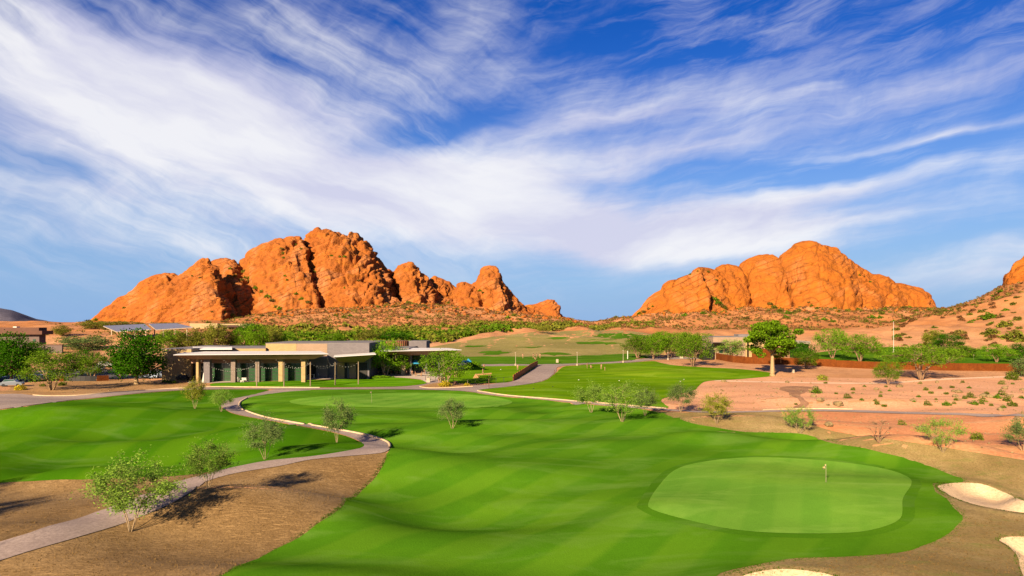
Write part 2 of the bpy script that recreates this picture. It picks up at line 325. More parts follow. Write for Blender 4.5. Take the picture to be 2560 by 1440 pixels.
def rock_mat(name, cols, varnish):
    m, nt, out = new_mat(name); c = objco(nt)
    a = tex(nt, c, 0.03, 6, 0.6, dist=0.8); b = tex(nt, c, 0.35, 6, 0.7); f = tex(nt, c, 1.3, 5, 0.7)
    st = tex(nt, c, 0.10, 5, 0.65, (0.35, 0.6, 1.6), 0, 1.0)
    base = ramp(nt, a, [(0.34, cols[0]), (0.5, cols[1]), (0.66, cols[2])])
    base = mixc(nt, ramp(nt, st, [(0.48, 0.0), (0.70, 0.55)]), base, varnish)
    base = mixc(nt, ramp(nt, b, [(0.50, 0.0), (0.72, 0.45)]), base, tuple(q * 0.68 for q in cols[0]))
    base = mixc(nt, ramp(nt, f, [(0.56, 0.0), (0.72, 0.45)]), base, tuple(q * 0.5 for q in cols[0]))
    mp = nd(nt, 'ShaderNodeMapping'); mp.inputs['Rotation'].default_value = (0, math.radians(24), 0); nt.links.new(c, mp.inputs[0])
    wv = nd(nt, 'ShaderNodeTexWave', wave_type='BANDS', bands_direction='Z', in_Scale=0.075, in_Distortion=9.0, in_Detail=4.0); wv.inputs['Detail Scale'].default_value = 0.12; wv.inputs['Detail Roughness'].default_value = 0.65; nt.links.new(mp.outputs[0], wv.inputs['Vector'])
    bm_ = nd(nt, 'ShaderNodeMath', operation='MULTIPLY'); nt.links.new(ramp(nt, wv.outputs['Fac'], [(0.03, 0.6), (0.16, 0.0)]), bm_.inputs[0]); nt.links.new(ramp(nt, a, [(0.42, 0.0), (0.6, 1.0)]), bm_.inputs[1])
    base = mixc(nt, bm_.outputs[0], base, tuple(q * 0.40 for q in cols[0]))
    vs_ = tex(nt, c, 0.055, 5, 0.7, (1, 1, 0.5), 0, 0.6); base = mixc(nt, ramp(nt, vs_, [(0.56, 0.0), (0.70, 0.6)]), base, (cols[0][0] * 0.52, cols[0][1] * 0.62, cols[0][2] * 0.9))
    bsdf(nt, out, base, 0.95, (b, 0.9, 1.6), 0.08); return m

GR = (0.050, 0.146, 0.006)
MAT = dict(
    fairway=grass_mat('fairway_grass', GR, 0.26, 5.5, 38), lawn=grass_mat('lawn_grass', (0.036, 0.116, 0.003), 0.26, 8.0, -2), green=grass_mat('putting_green_grass', (0.092, 0.224, 0.022), 0.16, 4.0, 24, 0.16, 14.0),
    course=grass_mat('short_grass', (0.070, 0.160, 0.003), 0.25, 6, 80), course_light=grass_mat('short_light_grass', (0.100, 0.195, 0.006), 0.2, 6, 80), collar=grass_mat('collar_grass', (0.046, 0.134, 0.006), 0.0), patio_lawn=grass_mat('patio_grass', (0.055, 0.170, 0.003), 0.45, 5, 88),
    range_green=grass_mat('range_grass', (0.045, 0.120, 0.006), 0.2, 8, 85),
    dormant=dirt_mat('dormant_grass', [(0.120, 0.072, 0.028), (0.185, 0.118, 0.052), (0.265, 0.178, 0.086)], ((0.36, 0.235, 0.105), (1.2, 6.5, 1), 0.55), 0.11, 6.0, 0.7, 35),
    dormant_right=dirt_mat('dry_rough_grass', [(0.15, 0.105, 0.038), (0.23, 0.165, 0.068), (0.31, 0.225, 0.105)], ((0.09, 0.115, 0.02), (0.5, 1.4, 1), 0.5), 0.09, 6.0, 0.7, 15),
    rangedry=dirt_mat('dry_range_turf', [(0.155, 0.135, 0.040), (0.22, 0.180, 0.060), (0.29, 0.23, 0.088)], ((0.11, 0.125, 0.02), (0.03, 0.26, 1), 0.8), 0.03, 2.0, 0.3),
    soil=dirt_mat('desert_soil', [(0.36, 0.19, 0.095), (0.43, 0.235, 0.125), (0.48, 0.275, 0.15)], ((0.30, 0.15, 0.07), (0.08, 0.5, 1), 0.45), 0.05, 2.5, 0.35),
    pink=dirt_mat('pink_decomposed_granite', [(0.43, 0.215, 0.115), (0.50, 0.265, 0.15), (0.55, 0.30, 0.18)], ((0.36, 0.17, 0.085), (0.15, 0.7, 1), 0.4), 0.06, 3.0, 0.3),
    redsoil=dirt_mat('red_desert_soil', [(0.38, 0.155, 0.068), (0.45, 0.20, 0.095), (0.49, 0.235, 0.115)], ((0.30, 0.11, 0.04), (0.2, 0.8, 1), 0.5), 0.07, 3.0, 0.4),
    gravel=dirt_mat('tan_gravel', [(0.23, 0.13, 0.055), (0.31, 0.185, 0.085), (0.37, 0.225, 0.11)], None, 0.09, 3.0, 0.6),
    sand=dirt_mat('bunker_sand', [(0.50, 0.355, 0.215), (0.56, 0.41, 0.26), (0.60, 0.445, 0.29)], ((0.40, 0.275, 0.165), (0.9, 6.0, 1), 0.7), 0.3, 5.0, 0.9, 20),
    path=dirt_mat('concrete_path', [(0.205, 0.160, 0.148), (0.245, 0.195, 0.180), (0.285, 0.230, 0.212)], ((0.17, 0.132, 0.125), (0.2, 0.2, 1), 0.5), 0.15, 5.0, 0.15),
    patio=dirt_mat('patio_concrete', [(0.34, 0.28, 0.25), (0.38, 0.32, 0.28), (0.42, 0.35, 0.31)], None, 0.3, 4.0, 0.1),
    kerb=plain('pale_kerb', (0.36, 0.265, 0.165), 0.9),
    wet=dirt_mat('wash_gravel', [(0.19, 0.10, 0.055), (0.27, 0.15, 0.085), (0.37, 0.205, 0.12)], None, 0.4, 4.0, 0.6),
    rock=rock_mat('sandstone', [(0.200, 0.060, 0.014), (0.255, 0.082, 0.018), (0.295, 0.122, 0.050)], (0.295, 0.102, 0.010)),
    rock2=rock_mat('smooth_sandstone', [(0.230, 0.068, 0.011), (0.275, 0.086, 0.014), (0.295, 0.108, 0.036)], (0.305, 0.100, 0.008)),
    boulder=rock_mat('tan_boulder', [(0.16, 0.115, 0.055), (0.21, 0.155, 0.08), (0.25, 0.19, 0.105)], (0.20, 0.15, 0.07)),
    farhill=dirt_mat('hazy_mountain_rock', [(0.062, 0.060, 0.088), (0.075, 0.070, 0.10), (0.088, 0.082, 0.112)], None, 0.01, 0.05, 0.5),  # distance haze is put into the rock colour as blue-grey
)

# ------------------------------------------------------------------ object helpers
def props(o, label=None, cat=None, group=None, kind=None):
    for k, v in (('label', label), ('category', cat), ('group', group), ('kind', kind)):
        if v: o[k] = v
    return o
def mesh_np(name, verts, faces, mat=None, smooth_=False):
    """verts (n,3); faces: list of equal-length index arrays or one (m,k) array"""
    me = bpy.data.meshes.new(name); verts = np.asarray(verts, np.float32)
    fl = faces if isinstance(faces, list) else [faces]; fl = [np.asarray(f, np.int32) for f in fl if len(f)]
    loops = np.concatenate([f.ravel() for f in fl]); tot = np.concatenate([np.full(len(f), f.shape[1], np.int32) for f in fl])
    me.vertices.add(len(verts)); me.vertices.foreach_set('co', verts.ravel())
    me.loops.add(len(loops)); me.loops.foreach_set('vertex_index', loops)
    me.polygons.add(len(tot)); st = np.zeros(len(tot), np.int32); st[1:] = np.cumsum(tot)[:-1]
    me.polygons.foreach_set('loop_start', st); me.polygons.foreach_set('loop_total', tot)
    if smooth_: me.polygons.foreach_set('use_smooth', np.ones(len(tot), bool))
    me.update(calc_edges=True); me.validate()
    if mat: me.materials.append(mat)
    return me
def link(name, me, parent=None, loc=None):
    o = bpy.data.objects.new(name, me); COL.objects.link(o)
    if parent: o.parent = parent
    if loc is not None: o.location = loc
    return o
def empty(name, loc, label, cat, group=None, rz=0.0, scale=(1, 1, 1)):
    o = bpy.data.objects.new(name, None); COL.objects.link(o); o.location = loc; o.rotation_euler = (0, 0, rz); o.scale = scale
    o.empty_display_size = 0.2
    return props(o, label, cat, group)
def struct(name, me): return props(link(name, me), kind='structure')

class MB:
    """collects boxes, prisms, tubes and lathes into one mesh"""
    def __init__(s): s.v = []; s.f = []
    def add(s, vs, fs):
        k = len(s.v); s.v += [tuple(q) for q in vs]; s.f += [tuple(i + k for i in f) for f in fs]; return s
    def box(s, x0, x1, y0, y1, z0, z1):
        return s.add([(x0, y0, z0), (x1, y0, z0), (x1, y1, z0), (x0, y1, z0), (x0, y0, z1), (x1, y0, z1), (x1, y1, z1), (x0, y1, z1)],
                     [(0, 3, 2, 1), (4, 5, 6, 7), (0, 1, 5, 4), (1, 2, 6, 5), (2, 3, 7, 6), (3, 0, 4, 7)])
    def hexa(s, lo, hi):
        return s.add(list(lo) + list(hi), [(0, 3, 2, 1), (4, 5, 6, 7), (0, 1, 5, 4), (1, 2, 6, 5), (2, 3, 7, 6), (3, 0, 4, 7)])
    def tube(s, pts, rad, n=6):
        pts = [Vector(p) for p in pts]; rad = rad if isinstance(rad, (list, tuple)) else [rad] * len(pts); vs = []; fs = []
        for i, p in enumerate(pts):
            t = (pts[min(i + 1, len(pts) - 1)] - pts[max(i - 1, 0)]).normalized()
            a = t.cross(Vector((0, 0, 1)) if abs(t.z) < 0.9 else Vector((1, 0, 0))).normalized(); b = t.cross(a)
            for k in range(n):
                w = 2 * math.pi * k / n; vs.append(p + (a * math.cos(w) + b * math.sin(w)) * rad[i])
        for i in range(len(pts) - 1):
            for k in range(n): fs.append((i * n + k, i * n + (k + 1) % n, (i + 1) * n + (k + 1) % n, (i + 1) * n + k))
        fs.append(tuple(range(n))[::-1]); fs.append(tuple((len(pts) - 1) * n + k for k in range(n))); return s.add(vs, fs)
    def lathe(s, prof, cx=0, cy=0, n=16):
        vs = []; fs = []
        for (r, z) in prof:
            for k in range(n): w = 2 * math.pi * k / n; vs.append((cx + r * math.cos(w), cy + r * math.sin(w), z))
        for i in range(len(prof) - 1):
            for k in range(n): fs.append((i * n + k, i * n + (k + 1) % n, (i + 1) * n + (k + 1) % n, (i + 1) * n + k))
        fs.append(tuple(range(n))[::-1]); fs.append(tuple((len(prof) - 1) * n + k for k in range(n))); return s.add(vs, fs)
    def mesh(s, name, mat, sm=False):
        me = bpy.data.meshes.new(name); me.from_pydata(s.v, [], s.f); me.update(); me.materials.append(mat)
        if sm: me.polygons.foreach_set('use_smooth', [True] * len(me.polygons))
        return me
    def obj(s, name, mat, parent=None, sm=False):
        o = link(name, s.mesh(name, mat, sm), parent)
        if parent is not None and parent.type == 'EMPTY': o.matrix_parent_inverse = Matrix.LocRotScale(parent.location, parent.rotation_euler, parent.scale).inverted()
        return o
def dup(root, loc, rz=0.0, scale=(1, 1, 1), label=None, group=None, mats=None):
    r = root.copy(); COL.objects.link(r); r.location = loc; r.rotation_euler = (0, 0, rz); r.scale = scale
    if label: r['label'] = label
    if group: r['group'] = group
    def rec(a, b):
        for ch in a.children:
            c = ch.copy(); COL.objects.link(c); c.parent = b
            base = ch.name.split('.')[0]
            if mats and base in mats:
                c.data = ch.data.copy(); c.data.materials.clear(); c.data.materials.append(mats[base])
            rec(ch, c)
    rec(root, r); return r

# ------------------------------------------------------------------ ground and course surfaces
def world_poly(px, n=4, closed=True):
    w = at_many(smooth(px, closed, n)); return w[:, :2]
def resample(p, step, closed):
    q = np.vstack([p, p[:1]]) if closed else p
    d = np.r_[0, np.cumsum(np.hypot(*np.diff(q, axis=0).T))]; n = max(int(d[-1] / step), 6)
    s = np.linspace(0, d[-1], n + (0 if closed else 1), endpoint=not closed)
    return np.stack([np.interp(s, d, q[:, 0]), np.interp(s, d, q[:, 1])], 1)
def sheet(name, px, mat, off, step=1.3, n=4, wpoly=None, edge=None, rag=0.0):
    p = world_poly(px, n) if wpoly is None else wpoly
    p = resample(p, edge or step * 0.7, True)
    if rag: # irregular turf edge
        nz = np.stack([p[:, 0] / 3.0, p[:, 1] / 3.0, p[:, 0] * 0], 1); p = p + rag * np.stack([vnoise(nz, 31), vnoise(nz, 32)], 1)
    lo, hi = p.min(0), p.max(0)
    gx, gy = np.meshgrid(np.arange(lo[0] + step / 2, hi[0], step), np.arange(lo[1] + step / 2, hi[1], step)); gx[::2] += step / 2
    g = np.stack([gx.ravel(), gy.ravel()], 1); d = poly_sdf(g[:, 0], g[:, 1], p); g = g[d < -0.35 * step]
    cut = [] if wpoly is not None else [w for w in bw if (w[:, 0] > lo[0]).any() and (w[:, 0] < hi[0]).any() and (w[:, 1] > lo[1]).any() and (w[:, 1] < hi[1]).any()]
    for w in cut: g = g[np.abs(poly_sdf(g[:, 0], g[:, 1], w)) > 0.3]; k = w[poly_sdf(w[:, 0], w[:, 1], p) < -0.15]; g = np.vstack([g, k]); ex, ey = np.meshgrid(np.arange(w[:, 0].min() - 3, w[:, 0].max() + 3, 0.5), np.arange(w[:, 1].min() - 3, w[:, 1].max() + 3, 0.5)); e = np.stack([ex.ravel(), ey.ravel()], 1); sw = poly_sdf(e[:, 0], e[:, 1], w); e = e[(sw > 0.3) & (sw < 2.8)]; e = e[poly_sdf(e[:, 0], e[:, 1], p) < -0.3]; g = np.vstack([g, e])
    vs = [Vector(q) for q in np.vstack([p, g])]; nb = len(p)
    r = delaunay_2d_cdt(vs, [], [list(range(nb))], 1, 1e-4)
    v2 = np.array([tuple(q) for q in r[0]]); z = zfun(v2[:, 0], v2[:, 1]) + off
    f = np.array([t for t in r[2] if len(t) == 3], np.int32)
    for w in cut: m = v2[f].mean(1); f = f[poly_sdf(m[:, 0], m[:, 1], w) > -0.02]
    a, b, c = v2[f[:, 0]], v2[f[:, 1]], v2[f[:, 2]]
    flip = ((b - a)[:, 0] * (c - a)[:, 1] - (b - a)[:, 1] * (c - a)[:, 0]) < 0; f[flip] = f[flip][:, ::-1]
    return struct(name, mesh_np(name, np.column_stack([v2, z]), f, mat, True))
def kerb(name, px, width=0.28, height=0.13, mat=None, off=0.07):
    p = resample(world_poly(px, 5, False), 0.7, False); t = np.gradient(p, axis=0); t /= np.hypot(t[:, 0], t[:, 1])[:, None]
    nrm = np.stack([-t[:, 1], t[:, 0]], 1) * width / 2; vs = []; N = len(p)
    for s, zz in ((-1, -0.05), (-1, height), (1, height), (1, -0.05)):
        q = p + s * nrm; vs.append(np.column_stack([q, zfun(q[:, 0], q[:, 1]) + off + zz]))
    V = np.concatenate(vs); i = np.arange(N - 1); fs = [np.stack([a * N + i, a * N + i + 1, b * N + i + 1, b * N + i], 1) for a, b in ((0, 1), (1, 2), (2, 3))]
    return struct(name, mesh_np(name, V, np.concatenate(fs), mat or MAT['kerb']))

# bunkers first: they are hollows of the terrain
BPX = [[(2345, 1221), (2361, 1213), (2400, 1209), (2458, 1213), (2517, 1236), (2560, 1255), (2610, 1268), (2625, 1280), (2590, 1287), (2540, 1283), (2497, 1276), (2439, 1265), (2380, 1244)],
       [(2497, 1354), (2513, 1346), (2560, 1345), (2640, 1352), (2690, 1420), (2660, 1490), (2580, 1470), (2552, 1428), (2544, 1393), (2517, 1366)],
       [(1850, 1450), (1912, 1430), (1970, 1426), (2029, 1432), (2080, 1442), (2120, 1470), (2050, 1500), (1900, 1500)]]
bw = [resample(world_poly(b, 5), 0.6, True) for b in BPX]
for w in bw:
    lo, hi = w.min(0) - 3, w.max(0) + 3; BUNKERS.append((w, 0.75, (lo[0], hi[0], lo[1], hi[1])))

ys = np.concatenate([np.linspace(-160, 20, 20)[:-1], np.geomspace(20, 330, 300)[:-1], np.geomspace(330, 720, 130)[:-1], np.geomspace(720, 40000, 34)])
cs = np.linspace(-1, 1, 440); hw = 0.86 * np.maximum(ys, 60) + 35
X = cs[None, :] * hw[:, None]; Y = np.repeat(ys[:, None], len(cs), 1)
Z = zfun(X, Y)
for w in bw: Z = Z - 0.10 * sstep(3.0, 1.5, poly_sdf(X.ravel(), Y.ravel(), w).reshape(X.shape)); nr, nc = X.shape; idx = np.arange(nr * nc).reshape(nr, nc)
fq = np.stack([idx[:-1, :-1], idx[:-1, 1:], idx[1:, 1:], idx[1:, :-1]], -1).reshape(-1, 4)
# soil changes colour over the terrain: red gravel on the hills, tan flats left, pink granite right
gm, gnt, gout = new_mat('terrain_soil'); gc = objco(gnt); gl = gnt.links.new
sx = nd(gnt, 'ShaderNodeSeparateXYZ'); gl(gc, sx.inputs[0])
n_ = tex(gnt, gc, 0.02, 6, 0.65, dist=0.7); n2_ = tex(gnt, gc, 0.16, 6, 0.7); n3_ = tex(gnt, gc, 2.2, 4, 0.75)
hillc = ramp(gnt, n_, [(0.34, (0.27, 0.105, 0.034)), (0.5, (0.355, 0.150, 0.055)), (0.66, (0.41, 0.195, 0.085))])
flat = ramp(gnt, n_, [(0.34, (0.33, 0.165, 0.075)), (0.5, (0.40, 0.21, 0.105)), (0.66, (0.45, 0.25, 0.13))])
far = nd(gnt, 'ShaderNodeMapRange', interpolation_type='SMOOTHSTEP'); far.inputs['From Min'].default_value = 300; far.inputs['From Max'].default_value = 400; gl(sx.outputs[1], far.inputs[0])
gcol = mixc(gnt, far.outputs[0], flat, hillc)
gcol = mixc(gnt, ramp(gnt, n2_, [(0.46, 0.0), (0.70, 0.6)]), gcol, (0.21, 0.095, 0.04))
gcol = mixc(gnt, ramp(gnt, n3_, [(0.5, 0.0), (0.68, 0.5)]), gcol, (0.16, 0.075, 0.03))
bsdf(gnt, gout, gcol, 0.95, (n3_, 0.5, 0.25), 0.1)
struct('ground', mesh_np('ground', np.stack([X, Y, Z], -1).reshape(-1, 3), fq, gm, True))

# --- dormant turf and dirt
sheet('dry_grass', [(-300, 1215), (0, 1205), (211, 1197), (430, 1189), (505, 1182), (560, 1172), (700, 1150), (800, 1138), (905, 1126), (975, 1135), (985, 1160), (930, 1230), (870, 1275), (800, 1325), (700, 1385), (540, 1470), (380, 1560), (-100, 1600), (-400, 1420)], MAT['dormant'], 0.025, 1.2)
sheet('dry_grass', [(1630, 1028), (1700, 1032), (1790, 1031), (1925, 1028), (1990, 1045), (2080, 1078), (2220, 1098), (2380, 1122), (2570, 1152), (2800, 1180), (2900, 1320), (2750, 1560), (2200, 1620), (1700, 1540), (1780, 1440), (1900, 1390), (2150, 1370), (2300, 1300), (2300, 1190), (2150, 1130), (1950, 1090), (1800, 1082), (1690, 1052)], MAT['dormant_right'], 0.03, 1.4)
sheet('pink_gravel', [(1654, 999), (1690, 985), (1735, 975), (1750, 958), (1800, 949), (1930, 943), (2060, 945), (2230, 946), (2420, 944), (2600, 938), (2800, 960), (2800, 1040), (2560, 1039), (2290, 1030), (2130, 1026), (2030, 1025), (1870, 1029), (1770, 1030), (1665, 1024)], MAT['pink'], 0.02, 1.8)
sheet('red_dirt', [(1940, 1034), (2040, 1030), (2290, 1036), (2560, 1044), (2800, 1050), (2850, 1180), (2560, 1152), (2380, 1122), (2220, 1098), (2080, 1078), (1990, 1050)], MAT['redsoil'], 0.02, 1.8)
sheet('gravel_bed', [(-250, 985), (0, 978), (30, 966), (90, 958), (200, 953), (330, 950), (430, 954), (475, 958), (520, 960), (530, 966), (470, 971), (417, 973), (271, 983), (188, 990), (117, 991), (83, 989), (0, 986), (-200, 1000)], MAT['gravel'], 0.02, 1.6)
sheet('wash_bed', [(1948, 968), (1985, 966), (2035, 968), (2030, 976), (2000, 984), (2012, 1000), (2030, 1012), (2010, 1024), (1985, 1020), (1998, 1003), (1975, 985), (1952, 976)], MAT['wet'], 0.05, 1.0, rag=0.8)
# --- driving range behind the buildings
sheet('driving_range', [(1000, 893), (1060, 872), (1105, 863), (1190, 848), (1262, 838), (1317, 832), (1360, 829.5), (1420, 827.5), (1470, 825.5), (1530, 825.5), (1600, 831), (1650, 844), (1660, 870), (1640, 893), (1570, 895), (1440, 893), (1290, 895), (1140, 896)], MAT['rangedry'], 0.05, 4.0)
sheet('range_turf', [(1020, 894), (1140, 892), (1300, 892), (1450, 890), (1560, 885), (1600, 888), (1616, 893), (1560, 902), (1443, 909), (1330, 911), (1172, 910), (1040, 908)], MAT['range_green'], 0.09, 2.0, rag=1.2)
for (u, v, a, b) in ((1236, 882, 36, 4.5), (1383, 885, 38, 4), (1496, 858, 58, 4), (1545, 840, 62, 6), (1405, 845, 30, 2.2), (1320, 868, 30, 1.5), (1500, 850, 36, 1.4), (1190, 866, 22, 1.4)):
    sheet('target_green', [(u + a * math.cos(t), v + b * math.sin(t) * (1 + 0.2 * math.sin(2 * t + u))) for t in np.linspace(0, 2 * math.pi, 14, endpoint=False)], MAT['range_green'], 0.12, 2.0, rag=2.6)
sheet('far_lawn', [(1985, 893), (2040, 882), (2120, 873), (2190, 870), (2240, 867), (2320, 872), (2420, 874), (2560, 871), (2700, 872), (2720, 905), (2560, 909), (2340, 909), (2160, 906), (2040, 899)], MAT['range_green'], 0.06, 2.5)
# --- turf
LAWN = [(-350, 1090), (-200, 1055), (0, 1026), (83, 1014), (167, 1003), (250, 995), (333, 986), (400, 980), (470, 976), (560, 974), (640, 974), (672, 975), (655, 981), (633, 987), (600, 994), (572, 1000), (556, 1008), (552, 1016), (559, 1022), (586, 1036), (664, 1051), (742, 1065), (820, 1079), (879, 1096), (908, 1111), (900, 1121), (859, 1130), (781, 1142), (664, 1154), (563, 1174), (500, 1184), (430, 1191), (320, 1195), (211, 1199), (100, 1204), (0, 1208), (-250, 1225)]
sheet('left_lawn', LAWN, MAT['lawn'], 0.05, 1.2, rag=0.12)
FAIR = [(600, 1006), (618, 995), (650, 988), (720, 979), (800, 975), (950, 974), (1093, 976), (1172, 980), (1226, 989), (1317, 997), (1461, 1011), (1551, 1019), (1640, 1029), (1700, 1049), (1790, 1070), (1860, 1080), (1940, 1082), (2017, 1089), (2068, 1104), (2146, 1120), (2224, 1139), (2302, 1160), (2380, 1186), (2410, 1198), (2398, 1207), (2350, 1209), (2334, 1222), (2369, 1256), (2396, 1284), (2399, 1303), (2372, 1331), (2322, 1362), (2224, 1385), (2107, 1395), (1990, 1399), (1912, 1408), (1853, 1424), (1800, 1445), (1740, 1520), (1400, 1640), (900, 1640), (420, 1540), (545, 1446), (700, 1372), (790, 1313), (860, 1262), (930, 1197), (962, 1152), (966, 1136), (978, 1121), (970, 1106), (920, 1089), (840, 1074), (742, 1058), (664, 1043), (612, 1027), (598, 1016)]
sheet('fairway', FAIR, MAT['fairway'], 0.055, 1.2, rag=0.32)
GREEN = [(1620, 1264), (1638, 1229), (1689, 1176), (1775, 1154), (1892, 1145), (2029, 1151), (2146, 1163), (2224, 1177), (2272, 1196), (2278, 1215), (2257, 1249), (2256, 1284), (2244, 1306), (2185, 1327), (2107, 1336), (1951, 1336), (1833, 1327), (1736, 1307), (1658, 1287), (1628, 1276)]
gw = resample(world_poly(GREEN, 4), 0.8, True); gt = np.roll(gw, -1, 0) - np.roll(gw, 1, 0); gn = np.stack([gt[:, 1], -gt[:, 0]], 1) / (np.hypot(gt[:, 0], gt[:, 1])[:, None] + 1e-9)
if poly_sdf(*(gw[:1] + 0.3 * gn[:1]).T, gw)[0] < 0: gn = -gn
bw_all, bw = bw, []
sheet('green_collar', None, MAT['collar'], 0.07, 1.0, wpoly=gw + gn * 0.8, rag=0.15)
bw = bw_all
sheet('putting_green', None, MAT['green'], 0.10, 1.0, wpoly=gw)
sheet('putting_green', [(725, 1003), (760, 996), (850, 989), (960, 984), (1080, 983), (1180, 988), (1260, 998), (1280, 1008), (1230, 1018), (1130, 1021), (1010, 1020), (880, 1018), (780, 1015), (735, 1010)], MAT['green'], 0.085, 1.0)
sheet('practice_lawn', [(1197, 977), (1226, 972), (1280, 966), (1356, 954), (1389, 933), (1409, 917), (1443, 914), (1520, 908), (1560, 908), (1630, 903), (1650, 907), (1690, 914), (1770, 919), (1850, 923), (1920, 931), (1934, 936), (1925, 941), (1850, 948), (1770, 953), (1748, 964), (1735, 976), (1690, 988), (1654, 999), (1662, 1012), (1668, 1021), (1551, 1011), (1461, 1004), (1371, 995), (1262, 987)], MAT['course'], 0.06, 1.4)
sheet('putting_green', [(1500, 930), (1580, 916), (1680, 921), (1790, 930), (1850, 936), (1790, 943), (1660, 944), (1560, 940)], MAT['course_light'], 0.085, 2.0)
sheet('play_lawn', [(1085, 945), (1110, 933), (1160, 922), (1200, 915), (1320, 914), (1338, 918), (1282, 953), (1190, 959), (1125, 956)], MAT['course'], 0.06, 1.4)
sheet('patio_lawn', [(533, 959), (640, 955), (740, 952), (820, 949), (918, 945.5), (993, 944.5), (1050, 950), (1067, 958), (1030, 964), (977, 967), (843, 968.5), (680, 968), (570, 968), (533, 967)], MAT['patio_lawn'], 0.06, 1.2)
for w, nme in zip(bw, ('bunker_sand',) * 3): sheet(nme, None, MAT['sand'], 0.07, 0.4, wpoly=w)
# --- paths
sheet('cart_path', [(-250, 1500), (0, 1404), (195, 1345), (312, 1309), (434, 1258), (500, 1216), (516, 1205), (586, 1185), (703, 1166), (781, 1150), (937, 1136), (965, 1130), (976, 1119), (965, 1105), (918, 1089), (840, 1074), (742, 1058), (664, 1044), (612, 1027), (598, 1016), (600, 1006), (618, 996), (650, 989), (720, 979.5), (780, 975.5), (700, 974.5), (675, 977), (633, 987), (600, 994), (572, 1000), (556, 1008), (552, 1016), (559, 1021), (586, 1035), (664, 1050), (742, 1064), (820, 1078), (879, 1095), (909, 1111), (902, 1121), (859, 1130), (781, 1142), (664, 1154), (563, 1174), (508, 1189), (430, 1210), (297, 1263), (0, 1357), (-300, 1440)], MAT['path'], 0.075, 1.0)
sheet('cart_path', [(-300, 1005), (0, 986), (83, 989), (117, 991), (188, 990), (271, 983), (417, 973), (471, 971), (530, 968), (567, 969), (700, 970.5), (843, 970), (977, 968), (1035, 964.5), (1068, 959), (1090, 950), (1120, 958), (1187, 964), (1250, 958), (1283, 953), (1335, 922), (1344, 914), (1330, 911), (1443, 909), (1560, 903), (1610, 897), (1660, 893), (1790, 895), (1800, 898), (1660, 899), (1560, 907.5), (1407, 915), (1389, 931), (1356, 953), (1280, 966), (1226, 971.5), (1196, 977.5), (1262, 989), (1371, 998), (1461, 1006), (1551, 1013), (1666, 1023), (1770, 1029), (1874, 1028), (2040, 1024), (2131, 1025.5), (2287, 1031), (2560, 1038), (2700, 1041), (2700, 1047), (2560, 1043.5), (2287, 1036), (2131, 1031), (2040, 1029), (1874, 1031.5), (1770, 1033), (1666, 1027.5), (1551, 1018), (1461, 1010), (1317, 996), (1226, 988), (1172, 979.5), (1093, 975.5), (950, 973.5), (800, 974.5), (640, 973.5), (560, 973.5), (470, 975.5), (400, 979), (333, 985), (250, 994), (167, 1002), (83, 1013), (0, 1024.5), (-250, 1060)], MAT['path'], 0.08, 1.1)
sheet('cart_path', [(1172, 910), (1330, 911), (1330, 915), (1172, 915), (1040, 914), (1040, 910)], MAT['path'], 0.085, 1.2, n=2)
sheet('footpath', [(1800, 951), (1930, 954), (2100, 957), (2230, 955), (2350, 947), (2480, 942), (2600, 938), (2600, 941), (2480, 945), (2350, 951), (2230, 959), (2100, 960), (1930, 957), (1800, 954)], plain('pale_track', (0.50, 0.33, 0.22), 0.95, 0.12, 0.3), 0.05, 1.6)
sheet('patio', [(470, 958), (533, 958), (640, 954), (820, 948.5), (918, 945), (993, 944), (1052, 949), (1068, 958), (1095, 950), (1110, 934), (1060, 928), (1000, 929), (900, 935), (700, 944), (500, 950)], MAT['patio'], 0.07, 1.4, n=2)
sheet('planting_bed', [(1050, 967), (1090, 958), (1125, 958), (1172, 962), (1180, 966), (1120, 969), (1070, 970)], MAT['gravel'], 0.10, 1.0)
sheet('car_park', [(-200, 960), (-100, 930), (100, 925), (420, 925), (430, 944), (330, 947), (200, 949), (90, 954), (20, 962), (-100, 975)], plain('asphalt', (0.055, 0.052, 0.055), 0.9), 0.05, 2.0)
for px in ([(975, 1121), (968, 1106), (918, 1089.5), (840, 1074.5), (742, 1058.5), (664, 1044), (612, 1027), (599, 1016), (601, 1006), (618, 996)],
           [(1194, 978), (1262, 988.5), (1371, 997.5), (1461, 1005.5), (1551, 1012.5), (1666, 1022.5)],
           [(83, 988.5), (117, 990.5), (188, 989.5), (271, 982.5), (417, 972.5), (471, 970.5), (530, 967.5), (640, 968.5), (800, 970)],
           [(1905, 1026), (1970, 1023.5), (2040, 1022.5), (2131, 1024)],
           [(1050, 968), (1075, 971), (1125, 970), (1182, 967)]): kerb('kerb', px)

